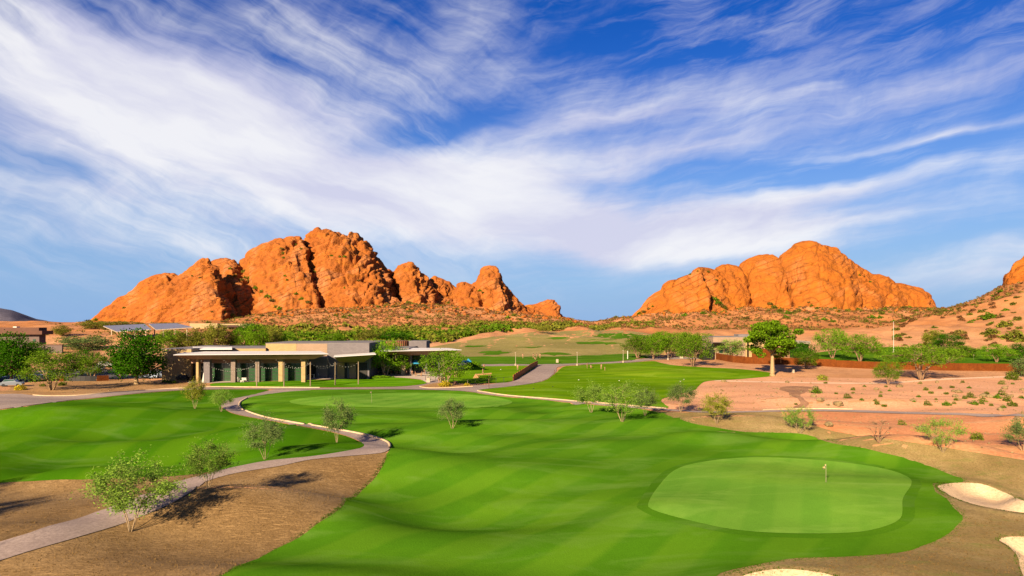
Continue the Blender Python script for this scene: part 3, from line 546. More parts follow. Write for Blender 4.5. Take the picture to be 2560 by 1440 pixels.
# ------------------------------------------------------------------ rock buttes
def lobe(p, d, fr=0.85, bk=0.9, sh=1.15, seed=0, base_drop=6.0, amp=1.0, du=2.0, nt=120, slant=-0.22, rough=0.9):
    """one rock mass: ridge line from the photo's silhouette at distance d, rounded face falling towards the viewer and behind"""
    q = np.array(p, float); us = np.arange(q[0, 0], q[-1, 0] + 0.01, du); 
    vv = np.interp(us, q[:, 0], q[:, 1]); k = np.array([1, 2, 1]) / 4.0; vs = vv.copy(); vs[1:-1] = k[0] * vv[:-2] + k[1] * vv[1:-1] + k[2] * vv[2:]
    Xr = (us - UC) / F * d; Zr = H + (V0 - vs) / F * d
    Zb = zfun(Xr, np.full_like(Xr, d)) * 0 + min(zfun(Xr, np.full_like(Xr, d)).min(), zfun(Xr, np.full_like(Xr, d - 40)).min()) - base_drop
    Hh = np.maximum(Zr - Zb, 0.5)
    th = np.concatenate([np.linspace(0, 1, nt), 1 + np.linspace(0, 1, nt // 3)[1:]])
    rows = []
    for t in th:
        if t <= 1: s = 1 - t; s = s ** 1.15; dep = -s * Hh * fr * 1.3; hh = (1 - s ** 1.45) * Hh
        else: s = t - 1; dep = s * Hh * bk; hh = (1 - s ** 1.5) * Hh
        Y = d + dep; x = Xr * (Y / d) + slant * dep; rows.append(np.stack([x, Y, Zb + hh], -1))
    V = np.stack(rows); nr, nc = V.shape[:2]
    gx = np.gradient(V, axis=1); gy = np.gradient(V, axis=0); N = np.cross(gx, gy); N /= np.linalg.norm(N, axis=2, keepdims=True) + 1e-9
    P = V.reshape(-1, 3); N = N.reshape(-1, 3); S = seed * 13.7
    # tilted bedding: noise is stretched along layers that dip to the right
    B = np.stack([P[:, 0] * 0.9 + P[:, 2] * 0.5, P[:, 1], P[:, 2] * 0.9 - P[:, 0] * 0.45], 1)
    disp = 3.2 * fbm(P / 26 + S, 3, 40) + 2.1 * (np.abs(fbm(P * [1, 1, .55] / 13 + S, 3, 50)) - 0.35) * 1.5
    disp += 0.9 * ridged(B * [0.35, 0.6, 1.3] / 7 + S, 3, 60) + 0.5 * fbm(P / 3.2, 3, 70)
    gul = ridged(np.stack([(P[:, 0] - 0.55 * P[:, 2]) / 24, P[:, 1] / 80, P[:, 2] / 75], 1) + S, 2, 80); disp -= 3.6 * sstep(0.70, 1.25, gul)
    pit = vnoise(B * [0.28, 0.4, 0.75] / 3.0 + S, 90) + 0.4 * vnoise(P / 14, 91); disp -= 3.6 * sstep(0.50, 0.78, pit)
    lay = (B[:, 2] + 2.2 * vnoise(P / 18 + S, 95)) / 7.5; saw = lay - np.floor(lay); msk = sstep(-0.15, 0.35, vnoise(P / [30, 30, 16] + S, 96)); disp += 2.0 * (saw - 0.5) * msk
    crk = 1 - np.abs(vnoise(np.stack([(P[:, 0] - 0.6 * P[:, 2]) / 15, P[:, 1] / 30, (P[:, 2] + 0.3 * P[:, 0]) / 42], 1) + S, 97)); disp -= 2.2 * sstep(0.86, 0.98, crk)
    blk = vnoise(P / [9, 12, 7] + S, 98); disp += 1.1 * np.sign(blk) * sstep(0.0, 0.18, np.abs(blk))
    W_ = B + 2.0 * np.stack([vnoise(P / 9, 201), vnoise(P / 9, 202), vnoise(P / 9, 203)], 1)
    f1, f2, ow = worley(W_ / [24, 30, 13] + S, 300); disp += ((ow - 0.5) * 2.6 - 2.0 * (1 - sstep(0.0, 0.16, f2 - f1))) * min(1, rough * 1.3)
    f1, f2, ow = worley(W_ / [9, 11, 4.6] + S, 400); disp += ((ow - 0.5) * 1.3 - 1.3 * (1 - sstep(0.0, 0.11, f2 - f1))) * rough
    edge = np.minimum(1, Hh / 22.0)[None, :].repeat(nr, 0).ravel()
    top = np.repeat(np.abs(th - 1)[:, None], nc, 1).ravel(); damp = 0.30 + 0.70 * sstep(0.0, 0.22, top)
    P = P + N * (disp * amp * edge * damp)[:, None]
    idx = np.arange(nr * nc).reshape(nr, nc); f = np.stack([idx[:-1, :-1], idx[:-1, 1:], idx[1:, 1:], idx[1:, :-1]], -1).reshape(-1, 4)
    return P, f
def butte(name, lobes, mat):
    V, Fc, k = [], [], 0
    for i, L in enumerate(lobes):
        p, f = lobe(seed=i + 1, **L); V.append(p); Fc.append(f + k); k += len(p)
    me = mesh_np(name, np.concatenate(V), np.concatenate(Fc), mat, True); o = struct(name, me); return o
LEFT = [
    dict(d=650, p=[(196, 818), (209, 812), (258, 771), (298, 743), (331, 724), (350, 705), (378, 690), (411, 681), (434, 684), (444, 689), (462, 715), (480, 750), (495, 800)], amp=0.6),
    dict(d=585, p=[(335, 815), (348, 806), (378, 766), (406, 733), (425, 705), (444, 689), (470, 668), (488, 651), (507, 642), (521, 642), (533, 657), (548, 682), (572, 712), (584, 745), (590, 780), (597, 812)], fr=0.75, amp=0.85),
    dict(d=640, p=[(500, 690), (523, 655), (547, 649), (563, 644), (577, 650), (594, 663), (608, 669), (640, 700), (680, 740), (720, 790)], amp=0.6),
    dict(d=600, p=[(545, 800), (560, 735), (572, 702), (584, 702), (600, 716), (620, 728), (645, 737), (668, 752), (683, 768), (692, 800)], fr=0.7, amp=0.7),
    dict(d=630, p=[(604, 760), (607, 690), (608, 663), (610, 645), (617, 630), (638, 614), (659, 606), (683, 595), (699, 593), (709, 596), (720, 589), (732, 594), (748, 592), (757, 603), (770, 650), (782, 720), (800, 790)], fr=0.70, sh=1.0, amp=0.75),
    dict(d=648, p=[(748, 680), (755, 615), (760, 598), (767, 591), (778, 580), (792, 570), (822, 572), (833, 578), (849, 578), (858, 587), (888, 590), (904, 595), (917, 609), (920, 622), (929, 630), (933, 640), (951, 643), (959, 653), (962, 662), (972, 668), (983, 679), (1002, 709), (1014, 745), (1022, 790)], fr=0.75, sh=1.0, amp=1.0),
    dict(d=612, p=[(752, 800), (766, 720), (776, 665), (800, 628), (840, 616), (880, 615), (912, 629), (937, 651), (958, 676), (968, 708), (976, 735), (990, 748), (1008, 768), (1020, 800)], fr=0.72, amp=1.0),
    dict(d=580, p=[(846, 800), (852, 772), (862, 756), (885, 738), (900, 727), (915, 718), (925, 722), (933, 745), (938, 770), (945, 800)], fr=0.6, amp=0.6),
    dict(d=586, p=[(955, 800), (966, 762), (978, 741), (993, 744), (1008, 760), (1020, 790)], fr=0.6, amp=0.5),
    dict(d=630, p=[(976, 740), (983, 673), (994, 661), (1013, 655), (1024, 654), (1033, 661), (1036, 667), (1046, 669), (1054, 680), (1068, 689), (1076, 699), (1087, 719), (1104, 741), (1115, 765), (1125, 800)], fr=0.7, sh=1.0, amp=0.8),
    dict(d=655, p=[(1062, 740), (1072, 697), (1085, 687), (1104, 694), (1123, 706), (1136, 716), (1145, 722), (1153, 740), (1165, 790)], amp=0.6),
    dict(d=628, p=[(1128, 770), (1142, 722), (1150, 708), (1157, 704), (1166, 704), (1175, 709), (1186, 711), (1200, 735), (1215, 780)], fr=0.7, amp=0.6),
    dict(d=634, p=[(1168, 770), (1180, 715), (1186, 703), (1193, 692), (1200, 681), (1201.5, 671), (1210, 666.5), (1224, 664), (1238, 667), (1243, 673), (1243.5, 681), (1252, 686), (1258, 697), (1258.5, 709), (1268, 717), (1279, 730), (1295, 746), (1311, 762), (1342, 777), (1402, 801), (1415, 812)], fr=0.7, sh=1.0, amp=0.65, du=1.5),
    dict(d=630, p=[(1194, 712), (1199, 688), (1201, 672), (1210, 666), (1224, 663.5), (1238, 666.5), (1243, 673), (1244, 686), (1247, 712)], fr=0.30, bk=0.3, amp=0.25, du=1.0, base_drop=-24),
    dict(d=629, p=[(1222, 730), (1230, 692), (1244, 683), (1254, 687), (1260, 697), (1259, 709), (1256, 730)], fr=0.3, bk=0.3, amp=0.25, du=1.0, base_drop=-18),
    dict(d=572, p=[(1140, 812), (1161, 780), (1188, 766), (1210, 766), (1232, 781), (1248, 797), (1258, 815)], fr=0.6, amp=0.5),
    dict(d=735, p=[(1290, 800), (1311, 763), (1342, 757), (1360, 750), (1368, 747), (1380, 747), (1391, 752), (1396, 765), (1395, 779), (1405, 789), (1435, 801), (1450, 815)], sh=1.0, amp=0.6),
]
butte('hill', LEFT, MAT['rock'])
RIGHT = [
    dict(d=560, p=[(1562, 812), (1579, 790), (1603, 764), (1606, 755), (1621, 738), (1652, 723), (1657, 711), (1670, 702), (1690, 698), (1726, 683), (1731, 675), (1746, 668), (1752, 690), (1762, 720), (1774, 770), (1785, 812)], sh=1.0, amp=0.55, rough=.28),
    dict(d=572, p=[(1728, 760), (1736, 690), (1744, 669), (1753, 667), (1774, 669), (1790, 672), (1810, 686), (1840, 706), (1870, 732), (1905, 760), (1935, 795), (1945, 815)], amp=0.5, rough=.22),
    dict(d=585, p=[(1770, 720), (1788, 670), (1804, 661), (1818, 659), (1832, 663), (1848, 668), (1880, 720), (1910, 780)], amp=0.45, rough=.22),
    dict(d=598, p=[(1815, 720), (1845, 666), (1857, 653), (1875, 643), (1897, 636), (1922, 634), (1936, 637), (1946, 645), (1956, 690), (1970, 740), (1985, 800)], sh=1.0, amp=0.45, rough=.22),
    dict(d=594, p=[(1925, 800), (1936, 720), (1944, 660), (1948, 643), (1956, 632), (1981, 616), (1985, 611), (2005, 605), (2023, 603), (2039, 605), (2074, 616), (2092, 622), (2098, 631), (2125, 650), (2142, 659), (2168, 674), (2179, 684), (2197, 687), (2228, 699), (2240, 707), (2262, 745), (2285, 790), (2300, 815)], fr=0.9, sh=1.0, amp=0.5, rough=.22),
    dict(d=604, p=[(2190, 760), (2215, 712), (2238, 706), (2254, 707), (2284, 713), (2306, 721), (2317, 731), (2328, 743), (2339, 762), (2346, 773), (2362, 800)], fr=0.9, sh=1.0, amp=0.45, rough=.22),
]
butte('hill', RIGHT, MAT['rock2'])
butte('hill', [dict(d=450, p=[(2503, 745), (2510, 715), (2512, 694), (2521, 674), (2536, 657), (2560, 637), (2610, 622), (2680, 640), (2740, 690), (2765, 740)], fr=0.6, sh=1.0, amp=0.5, base_drop=1)], MAT['rock2'])
# distant mountain on the left
def far_ridge(name, p, d, seed):
    q = np.array(p, float); us = np.linspace(q[0, 0], q[-1, 0], 160); vs = np.interp(us, q[:, 0], q[:, 1]); Xr = (us - UC) / F * d; Zr = H + (V0 - vs) / F * d; V = []
    for t in np.linspace(0, 1, 40):
        k = t * 2 if t <= 0.5 else 2 - 2 * t; Y = d + (t - 0.5) * 0.35 * d; x = Xr * Y / d
        n = fbm(np.stack([x / 260, np.full_like(x, Y / 260), x * 0 + seed], 1), 4, 5); V.append(np.stack([x, np.full_like(x, Y), np.maximum(-15 + (Zr + 15) * k ** 0.9 + n * 26 * (1 - abs(2 * k - 1)), -20)], -1))
    V = np.stack(V); nr, nc = V.shape[:2]; idx = np.arange(nr * nc).reshape(nr, nc); f = np.stack([idx[:-1, :-1], idx[:-1, 1:], idx[1:, 1:], idx[1:, :-1]], -1).reshape(-1, 4)
    struct(name, mesh_np(name, V.reshape(-1, 3), f, MAT['farhill'], True))
far_ridge('mountain', [(-420, 812), (-300, 790), (-180, 772), (-60, 764), (0, 769), (30, 774), (55, 783), (90, 796), (118, 801), (132, 808), (145, 818), (160, 826)], 4200, 1)
far_ridge('mountain', [(-300, 816), (-150, 800), (-40, 797), (0, 802), (20, 806), (34, 813), (44, 822)], 2600, 5)

# ray casts against everything solid built so far, to stand plants on the rocks
_bv = []; _bf = []; k_ = 0
for o in list(COL.objects):
    if o.type == 'MESH' and o.name.split('.')[0] in ('ground', 'hill'):
        n_v = len(o.data.vertices); c_ = np.empty(n_v * 3, np.float32); o.data.vertices.foreach_get('co', c_); _bv.append(c_.reshape(-1, 3))
        l_ = np.empty(len(o.data.loops), np.int32); o.data.loops.foreach_get('vertex_index', l_); _bf.append(l_.reshape(-1, 4) + k_); k_ += n_v
BVH = BVHTree.FromPolygons(np.concatenate(_bv).tolist(), np.concatenate(_bf).tolist())
def hit(u, v):
    h = BVH.ray_cast(Vector((0, 0, H)), Vector(((u - UC) / F, 1, -(v - V0) / F)).normalized()); return h[0]

# ------------------------------------------------------------------ plants
LEAF = dict(
    sapling=leaf_mat('pale_green_leaves', (0.170, 0.285, 0.045), 0.35, 0.5), yellow=leaf_mat('yellow_green_leaves', (0.19, 0.21, 0.025)), grey=leaf_mat('grey_green_leaves', (0.135, 0.205, 0.062), 0.35, 0.45),
    verde=leaf_mat('bright_green_leaves', (0.115, 0.240, 0.010), 0.35, 0.45), mesquite=leaf_mat('mesquite_leaves', (0.090, 0.170, 0.010), 0.35, 0.42), dark=leaf_mat('dark_green_leaves', (0.034, 0.112, 0.004), 0.35, 0.42),
    big=leaf_mat('glossy_green_leaves', (0.105, 0.205, 0.008), 0.45), olive=leaf_mat('olive_leaves', (0.130, 0.145, 0.020)), scrub=leaf_mat('dusty_scrub_leaves', (0.135, 0.115, 0.028)),
    brown=leaf_mat('brown_scrub_twigs', (0.15, 0.075, 0.032)), shrub=leaf_mat('desert_shrub_leaves', (0.105, 0.140, 0.016)), gold=leaf_mat('yellow_flowers', (0.40, 0.33, 0.02)))
BARK = dict(pale=plain('pale_bark', (0.22, 0.16, 0.095), 0.9, 0.3, 6, bump=0.5), brown=plain('brown_bark', (0.16, 0.095, 0.055), 0.9, 0.3, 6, bump=0.5), tan=plain('tan_bark', (0.24, 0.165, 0.085), 0.9, 0.25, 3, bump=0.5))
def quads(c, ln, wd, rng, droop=0.0):
    n = len(c); a = rng.normal(size=(n, 3)); a[:, 2] = a[:, 2] * 0.8 - droop; a /= np.linalg.norm(a, axis=1, keepdims=True)
    r = rng.normal(size=(n, 3)); b = np.cross(a, r); b /= np.linalg.norm(b, axis=1, keepdims=True) + 1e-9
    s = rng.uniform(0.6, 1.3, (n, 1)); a = a * ln * s / 2; b = b * wd * s / 2
    V = np.stack([c - a, c - a * 0.1 + b, c + a, c - a * 0.1 - b], 1).reshape(-1, 3); return V, np.arange(4 * n).reshape(-1, 4)
def bez(p0, p1, p2, n): return [p0 * (1 - t) ** 2 + p1 * 2 * t * (1 - t) + p2 * t * t for t in np.linspace(0, 1, n)]
SPEC = {  # height, width, crown base, stems, trunk radius, limbs, tips, leaves per tip, clump spread, leaf length and width, shape
    'sapling': (5.0, 4.6, 1.35, 4, 0.030, 14, 160, 54, 0.14, 0.16, 0.054, 'airy'), 'mesquite': (7.0, 9.0, 2.0, 4, 0.15, 14, 170, 42, 0.42, 0.34, 0.12, 'round'),
    'umbrella': (7.0, 13.0, 3.0, 6, 0.18, 16, 190, 42, 0.42, 0.34, 0.12, 'flat'), 'dense': (12.0, 11.0, 2.0, 1, 0.35, 22, 260, 42, 0.62, 0.42, 0.26, 'cone'),
    'clumpy': (13.0, 12.0, 4.0, 1, 0.38, 14, 70, 200, 0.74, 0.42, 0.30, 'vase'), 'bushy': (5.0, 5.5, 0.4, 4, 0.10, 10, 120, 40, 0.42, 0.32, 0.15, 'round'),
    'bare': (5.0, 4.2, 1.2, 5, 0.07, 16, 150, 0, 0.3, 0.1, 0.1, 'vase'), 'sparse': (5.0, 6.0, 1.1, 6, 0.032, 14, 120, 50, 0.15, 0.17, 0.06, 'vase')}
TREES = {}
def tree_mesh(kind, var, leaf, bark):
    key = (kind, var, leaf, bark)
    if key in TREES: return TREES[key]
    Hh, W, cb, ns, tr, nl, ntip, nleaf, sp, ll, lw, shape = SPEC[kind]; rng = np.random.default_rng(hash((kind, var)) % 1 + 977 * var + sum(map(ord, kind)))
    def samp(n):
        o = []; ph = rng.uniform(0, 6.28, 4)
        while len(o) < n:
            x, y, t = rng.uniform(-1, 1), rng.uniform(-1, 1), rng.uniform(0, 1); r = math.hypot(x, y); th = math.atan2(y, x)
            lim = {'vase': 0.30 + 0.95 * t ** 0.6 if t < 0.55 else 0.96 * math.sqrt(max(0, 1 - ((t - 0.5) / 0.52) ** 2)), 'airy': float(np.interp(t, [0, .12, .3, .5, .75, .92, 1], [.35, .75, 1.0, .88, .62, .30, .08])), 'round': math.sqrt(max(0, 1 - ((t - 0.42) / 0.6) ** 2)),
                   'flat': min(1.0, 0.45 + 1.4 * t) * math.sqrt(max(0, 1 - (max(0, t - 0.45) / 0.58) ** 2)), 'cone': (0.75 + 0.9 * t if t < 0.25 else 1.0 - 0.95 * ((t - 0.25) / 0.75) ** 1.5)}[shape]
            lim *= 1 + 0.30 * math.sin(2 * th + ph[0]) * math.sin(5 * t + ph[1]) + 0.24 * math.sin(3 * th + ph[2] + 5 * t)
            if r > lim or (r < lim * 0.55 and rng.random() < 0.6): continue
            o.append((x * W / 2 * 0.92, y * W / 2 * 0.92, cb + t * (Hh - cb) * 0.97))
        return np.array(o)
    tips = samp(ntip); mb = MB(); ends = []; limb = samp(nl); limb = limb * [0.62, 0.62, 0.80] + [0, 0, cb * 0.12]
    for s in range(ns):
        w = 2 * math.pi * (s + rng.uniform(-.3, .3)) / ns; out = 0.0 if ns == 1 else W * rng.uniform(0.07, 0.14)
        p0 = np.array([math.cos(w), math.sin(w), 0]) * (tr * 0.9 if ns > 1 else 0) + [0, 0, -0.15]; p2 = np.array([math.cos(w) * out, math.sin(w) * out, cb * rng.uniform(0.9, 1.25)])
        pm = (p0 + p2) / 2 + np.array([rng.normal() * 0.04 * W * (ns > 1) * .5, rng.normal() * 0.04 * W * (ns > 1) * .5, 0]); pts = bez(p0, pm, p2, 6)
        mb.tube(pts, list(np.linspace(tr * (1.35 if ns == 1 else 1), tr * 0.72, 6)), 7 if ns == 1 else 5); ends.append(p2)
        if ns == 1: mb.tube([p0, p0 + [0, 0, 0.5]], [tr * 1.9, tr * 1.2], 8)
    ends = np.array(ends); lends = []
    for L in limb:
        e = ends[np.argmin(((ends - L) ** 2).sum(1))]; m = e + (L - e) * 0.45 + np.array([0, 0, 0.12 * np.linalg.norm(L - e)]); mb.tube(bez(e - [0, 0, .05], m, L, 5), list(np.linspace(tr * 0.62, tr * 0.22, 5)), 5); lends.append(L); lends.append(m)
    lends = np.array(lends)
    for q in tips[:: (1 if nleaf == 0 else 2)]:
        e = lends[np.argmin(((lends - q) ** 2).sum(1))]; m = e + (q - e) * 0.5 + rng.normal(size=3) * 0.05 * np.linalg.norm(q - e); mb.tube(bez(e, m, q, 4), list(np.linspace(tr * 0.24, tr * 0.07, 4)), 4)
    tm = mb.mesh('trunk', BARK[bark], True); cm = None
    if nleaf:
        cen = []
        for q in tips:
            k = int(nleaf * rng.uniform(0.5, 1.4)); s = sp * rng.uniform(0.7, 1.25)
            d = rng.normal(size=(k, 3))
            if kind in ('sapling', 'sparse'):      # feathery sprays along the twigs
                e = lends[np.argmin(((lends - q) ** 2).sum(1))]; tt = rng.uniform(0.25, 1.18, (k, 1)); cen.append(e + (q - e) * tt + d * s * (0.5 + tt * 0.8)); continue
            if kind == 'clumpy': d = d / np.linalg.norm(d, axis=1, keepdims=True) * rng.uniform(0.75, 1.25, (k, 1)) * 1.25; d[:, 2] *= 0.85
            cen.append(q + d * s * [1, 1, 0.75])
        cen = np.concatenate(cen); V, Fq = quads(cen, ll, lw, rng, 0.1); cm = mesh_np('crown', V, Fq, LEAF[leaf])
    TREES[key] = (tm, cm, Hh, W); return TREES[key]
RZ = random.Random(5)
def tree(name, kind, var, leaf, bark, u, v, hpx, wpx, label, group=None, cat='tree', p=None, size=None):
    tm, cm, Hh, W = tree_mesh(kind, var, leaf, bark); p = at(u, v) if p is None else Vector(p)
    hh, ww = (hpx * p.y / F, wpx * p.y / F) if size is None else size
    k = 1.08 if kind in ('sapling', 'sparse') else 1.0; r = empty(name, p, label, cat, group, RZ.uniform(0, 6.28), (k * ww / W, k * ww / W, (0.5 + 0.5 * k) * hh / Hh)); link('trunk', tm, r)
    if cm: link('crown', cm, r)
    return r
G1 = 'young desert trees on the course'
SAP = [(326, 1330, 200, 222, 0, 'sapling', 'sapling', 'largest young tree with feathery pale crown, right of the path at lower left'),
       (520, 1222, 130, 135, 1, 'sapling', 'sapling', 'round pale green young tree on the brown slope edge beside the grey path'),
       (663, 1150, 116, 112, 2, 'sapling', 'grey', 'dusky grey-green young tree on the left lawn inside the path bend'),
       (842, 1107, 112, 96, 0, 'sapling', 'grey', 'slender young tree on the lawn tip, its crown crossing the winding path'),
       (1130, 1072, 82, 88, 3, 'sapling', 'grey', 'grey vase-shaped young tree with white stems alone on the middle fairway'),
       (487, 1022, 80, 62, 1, 'sapling', 'yellow', 'slim yellow-green sapling in front of the clubhouse left wall'),
       (553, 1030, 62, 58, 3, 'sapling', 'sapling', 'thin see-through sapling where the path begins to bend by the left lawn'),
       (1478, 1032, 80, 95, 2, 'sapling', 'sapling', 'left tree of the three-tree clump on the middle fairway'),
       (1556, 1055, 100, 128, 0, 'sparse', 'sapling', 'broad middle tree of the three-tree clump, forked tan trunk on fairway'),
       (1612, 1040, 76, 72, 1, 'sapling', 'grey', 'darker right tree of the three-tree clump at the fairway edge'),
       (1702, 1030, 78, 78, 2, 'sapling', 'grey', 'grey-green young tree at the tip of the pink gravel'),
       (1792, 1060, 82, 84, 1, 'sapling', 'yellow', 'bright yellow-green young tree on dry grass below the pink gravel'),
       (2000, 1084, 70, 92, 3, 'sparse', 'sapling', 'lopsided low young tree behind the long mound above the right green'),
       (2358, 1132, 88, 112, 1, 'sparse', 'sapling', 'sparse many-stemmed young tree with open middle on the red dirt'),
       (2556, 1128, 92, 90, 2, 'sapling', 'grey', 'blue-grey young tree cut off by the right edge')]
for (u, v, h, w, var, kind, leaf, lab) in SAP: tree('young_tree', kind, var, leaf, 'pale', u, v, h, w, lab, G1)
tree('bare_tree', 'bare', 0, 'sapling', 'brown', 2197, 1107, 72, 84, 'leafless brown young tree with fanned twigs on the red dirt')
tree('mesquite_tree', 'umbrella', 0, 'mesquite', 'brown', 2303, 950, 88, 185, 'wide umbrella-shaped tree with many brown stems before the rust wall')
tree('mesquite_tree', 'mesquite', 1, 'mesquite', 'brown', 2220, 962, 62, 62, 'small layered tree left of the wide umbrella-shaped tree')
tree('mesquite_tree', 'mesquite', 0, 'mesquite', 'brown', 1731, 917, 88, 98, 'round tree with a fan of brown stems at the corner of the practice lawn')
tree('shade_tree', 'clumpy', 0, 'big', 'tan', 1931, 939, 144, 150, 'tall tree with thick pale trunk and rounded leaf clumps before the rust wall')
tree('mesquite_tree', 'mesquite', 2, 'mesquite', 'tan', 128, 975, 98, 145, 'spreading tree with forked tan trunk on the gravel island at left')
tree('dense_tree', 'dense', 0, 'dark', 'tan', 341, 962, 152, 142, 'tall dense dark green tree left of the clubhouse')
tree('palo_verde', 'mesquite', 0, 'verde', 'pale', 964, 941, 92, 112, 'bright green tree with leaning pale trunk growing through the restaurant patio')
tree('palo_verde', 'mesquite', 2, 'verde', 'pale', 1004, 938, 58, 50, 'smaller bright green tree beside the blue patio umbrella')
tree('palo_verde', 'mesquite', 0, 'verde', 'pale', 1114, 965, 90, 120, 'bright green tree with thin forked trunk in the planting bed by the junction')
GR2 = 'trees along the range path'
for (u, v, h, w, var, leaf, lab) in [(1594, 896, 58, 78, 0, 'mesquite', 'first tree of the row beyond the practice lawn, next to the white lamp post'), (1634, 898, 60, 76, 1, 'verde', 'bright tree second in the row beyond the practice lawn'),
        (1674, 895, 62, 84, 2, 'mesquite', 'full round tree in the middle of the row beyond the practice lawn'), (1707, 884, 52, 90, 1, 'verde', 'light green tree behind the round tree at the lawn corner'),
        (1655, 868, 40, 70, 2, 'verde', 'small far tree poking above the row beyond the practice lawn'), (1755, 885, 52, 74, 0, 'verde', 'tree touching the tan building at the end of the row'), (1615, 878, 40, 80, 1, 'dark', 'dark tree at the back of the row beyond the practice lawn')]:
    tree('mesquite_tree', 'mesquite', var, leaf, 'brown', u, v, h, w, lab, GR2)
GR3 = 'trees behind the rust wall'
for (u, v, h, w, var, leaf, kind, lab) in [(1822, 898, 52, 92, 2, 'sapling', 'mesquite', 'pale tree with spread stems behind the left end of the rust wall'), (2016, 922, 44, 66, 1, 'mesquite', 'mesquite', 'leaning shrubby tree in front of the rust wall, right of the tall tree'),
        (2082, 896, 76, 84, 0, 'verde', 'mesquite', 'taller left tree of the pair on the lawn behind the rust wall'), (2150, 904, 68, 106, 1, 'verde', 'mesquite', 'wide right tree of the pair on the lawn behind the rust wall'),
        (2372, 880, 46, 76, 2, 'dark', 'mesquite', 'dark green tree at the back of the far lawn below the hillside'), (2402, 893, 30, 66, 0, 'mesquite', 'bushy', 'low soft bush on the far lawn in front of the dark tree'),
        (2492, 906, 46, 78, 1, 'verde', 'mesquite', 'rounded tree with pale forked stem behind the wall near the right edge'), (2330, 868, 44, 46, 0, 'yellow', 'bushy', 'yellow-green bush climbing the hill foot beyond the far lawn'),
        (2558, 905, 50, 60, 2, 'dark', 'mesquite', 'dark tree behind the wall cut by the right edge'), (2562, 942, 46, 60, 0, 'grey', 'bushy', 'grey-green bush before the right end of the rust wall'), (2008, 905, 48, 60, 1, 'dark', 'bushy', 'dark shrub filling the gap beside the white canopy behind the wall')]:
    tree('mesquite_tree' if kind == 'mesquite' else 'bush', kind, var, leaf, 'brown', u, v, h, w, lab, GR3 if kind == 'mesquite' else None, 'tree' if kind == 'mesquite' else 'bush')
GR4 = 'bushy trees behind the clubhouse'
for i, (u, v, h, w, var, leaf, lab) in enumerate([(424, 876, 52, 70, 0, 'mesquite', 'green bushy tree right of the tall dense tree, under the solar roof'), (470, 874, 46, 62, 1, 'olive', 'olive bushy tree behind the flat roof, below the solar roof corner'), (508, 872, 44, 56, 2, 'olive', 'olive bushy tree below the cream building left end'),
        (540, 872, 62, 58, 0, 'olive', 'tallest olive-brown bushy tree behind the clubhouse roof'), (575, 868, 40, 46, 1, 'scrub', 'brownish bushy tree between the olive and bright green ones'), (600, 868, 48, 54, 2, 'verde', 'bright green bushy tree right of the brownish one'),
        (642, 870, 58, 54, 1, 'verde', 'taller bright green bushy tree behind the tall wall'), (622, 842, 34, 52, 0, 'dark', 'dark bushy tree beside the cream building right end'), (682, 862, 44, 50, 0, 'olive', 'dusty bushy tree at the corner of the tall tan wall'), (716, 860, 22, 50, 1, 'verde', 'low green bush just above the tall tan wall'),
        (832, 860, 26, 64, 2, 'verde', 'low green bush above the grey block roof'), (990, 856, 26, 84, 0, 'dark', 'dark green bush behind the rust drum'), (925, 856, 30, 70, 1, 'olive', 'dusty bush left of the rust drum top')]):
    tree('bushy_tree', 'bushy', var, leaf, 'brown', u, v, h, w, lab, GR4)
GR5 = 'trees by the car park'
for (u, v, h, w, var, leaf, kind, lab) in [(28, 958, 138, 120, 0, 'dark', 'dense', 'big dark tree at the left edge above the parked cars'), (-50, 950, 120, 110, 0, 'dark', 'dense', 'dark tree half outside the left edge'), (205, 940, 66, 86, 1, 'dark', 'mesquite', 'dark green tree behind the gravel island tree'), (228, 950, 62, 76, 2, 'mesquite', 'mesquite', 'thin-stemmed tree in front of the low rust panels'),
        (300, 948, 62, 66, 1, 'dark', 'mesquite', 'small dark tree left of the tall dense tree'), (210, 874, 34, 124, 0, 'grey', 'bushy', 'broad grey-green bush beside the brown building'), (154, 840, 26, 40, 1, 'olive', 'bushy', 'olive tree in front of the pale perimeter wall'),
        (300, 826, 24, 92, 2, 'olive', 'bushy', 'dark olive bush below the rock tail behind the solar roof'), (236, 822, 20, 66, 0, 'olive', 'bushy', 'olive bush at the far left foot of the butte'), (420, 818, 12, 60, 1, 'olive', 'bushy', 'olive bush between solar roof and rocks'), (75, 905, 50, 90, 1, 'dark', 'bushy', 'dark bush before the low brown wall')]:
    tree('bush' if kind == 'bushy' else 'dense_tree' if kind == 'dense' else 'mesquite_tree', kind, var, leaf, 'brown', u, v, h, w, lab, GR5 if kind != 'bushy' else None, 'bush' if kind == 'bushy' else 'tree')
tree('mesquite_tree', 'mesquite', 1, 'yellow', 'brown', 1358, 833, 20, 42, 'yellow-green tree alone on the crest of the driving range', None)
# leafy trees standing left of and behind the viewer: their shade lies over the foreground
for i, (x, y, hh, ww) in enumerate([(-46, 21, 12, 14), (-35, 15, 11, 13), (-25.5, 13, 10, 12), (-60, 41, 12, 14), (-50, 38, 11, 11), (-75, 44, 12, 14), (-14, 2, 12, 12)]):
    tree('dense_tree', 'dense', 0, 'dark', 'brown', 0, 0, 0, 0, 'leafy tree standing outside the view left of the brown slope', 'shade trees left of the view', p=(x, y, zfun(x, y)), size=(ww, hh)[::-1])

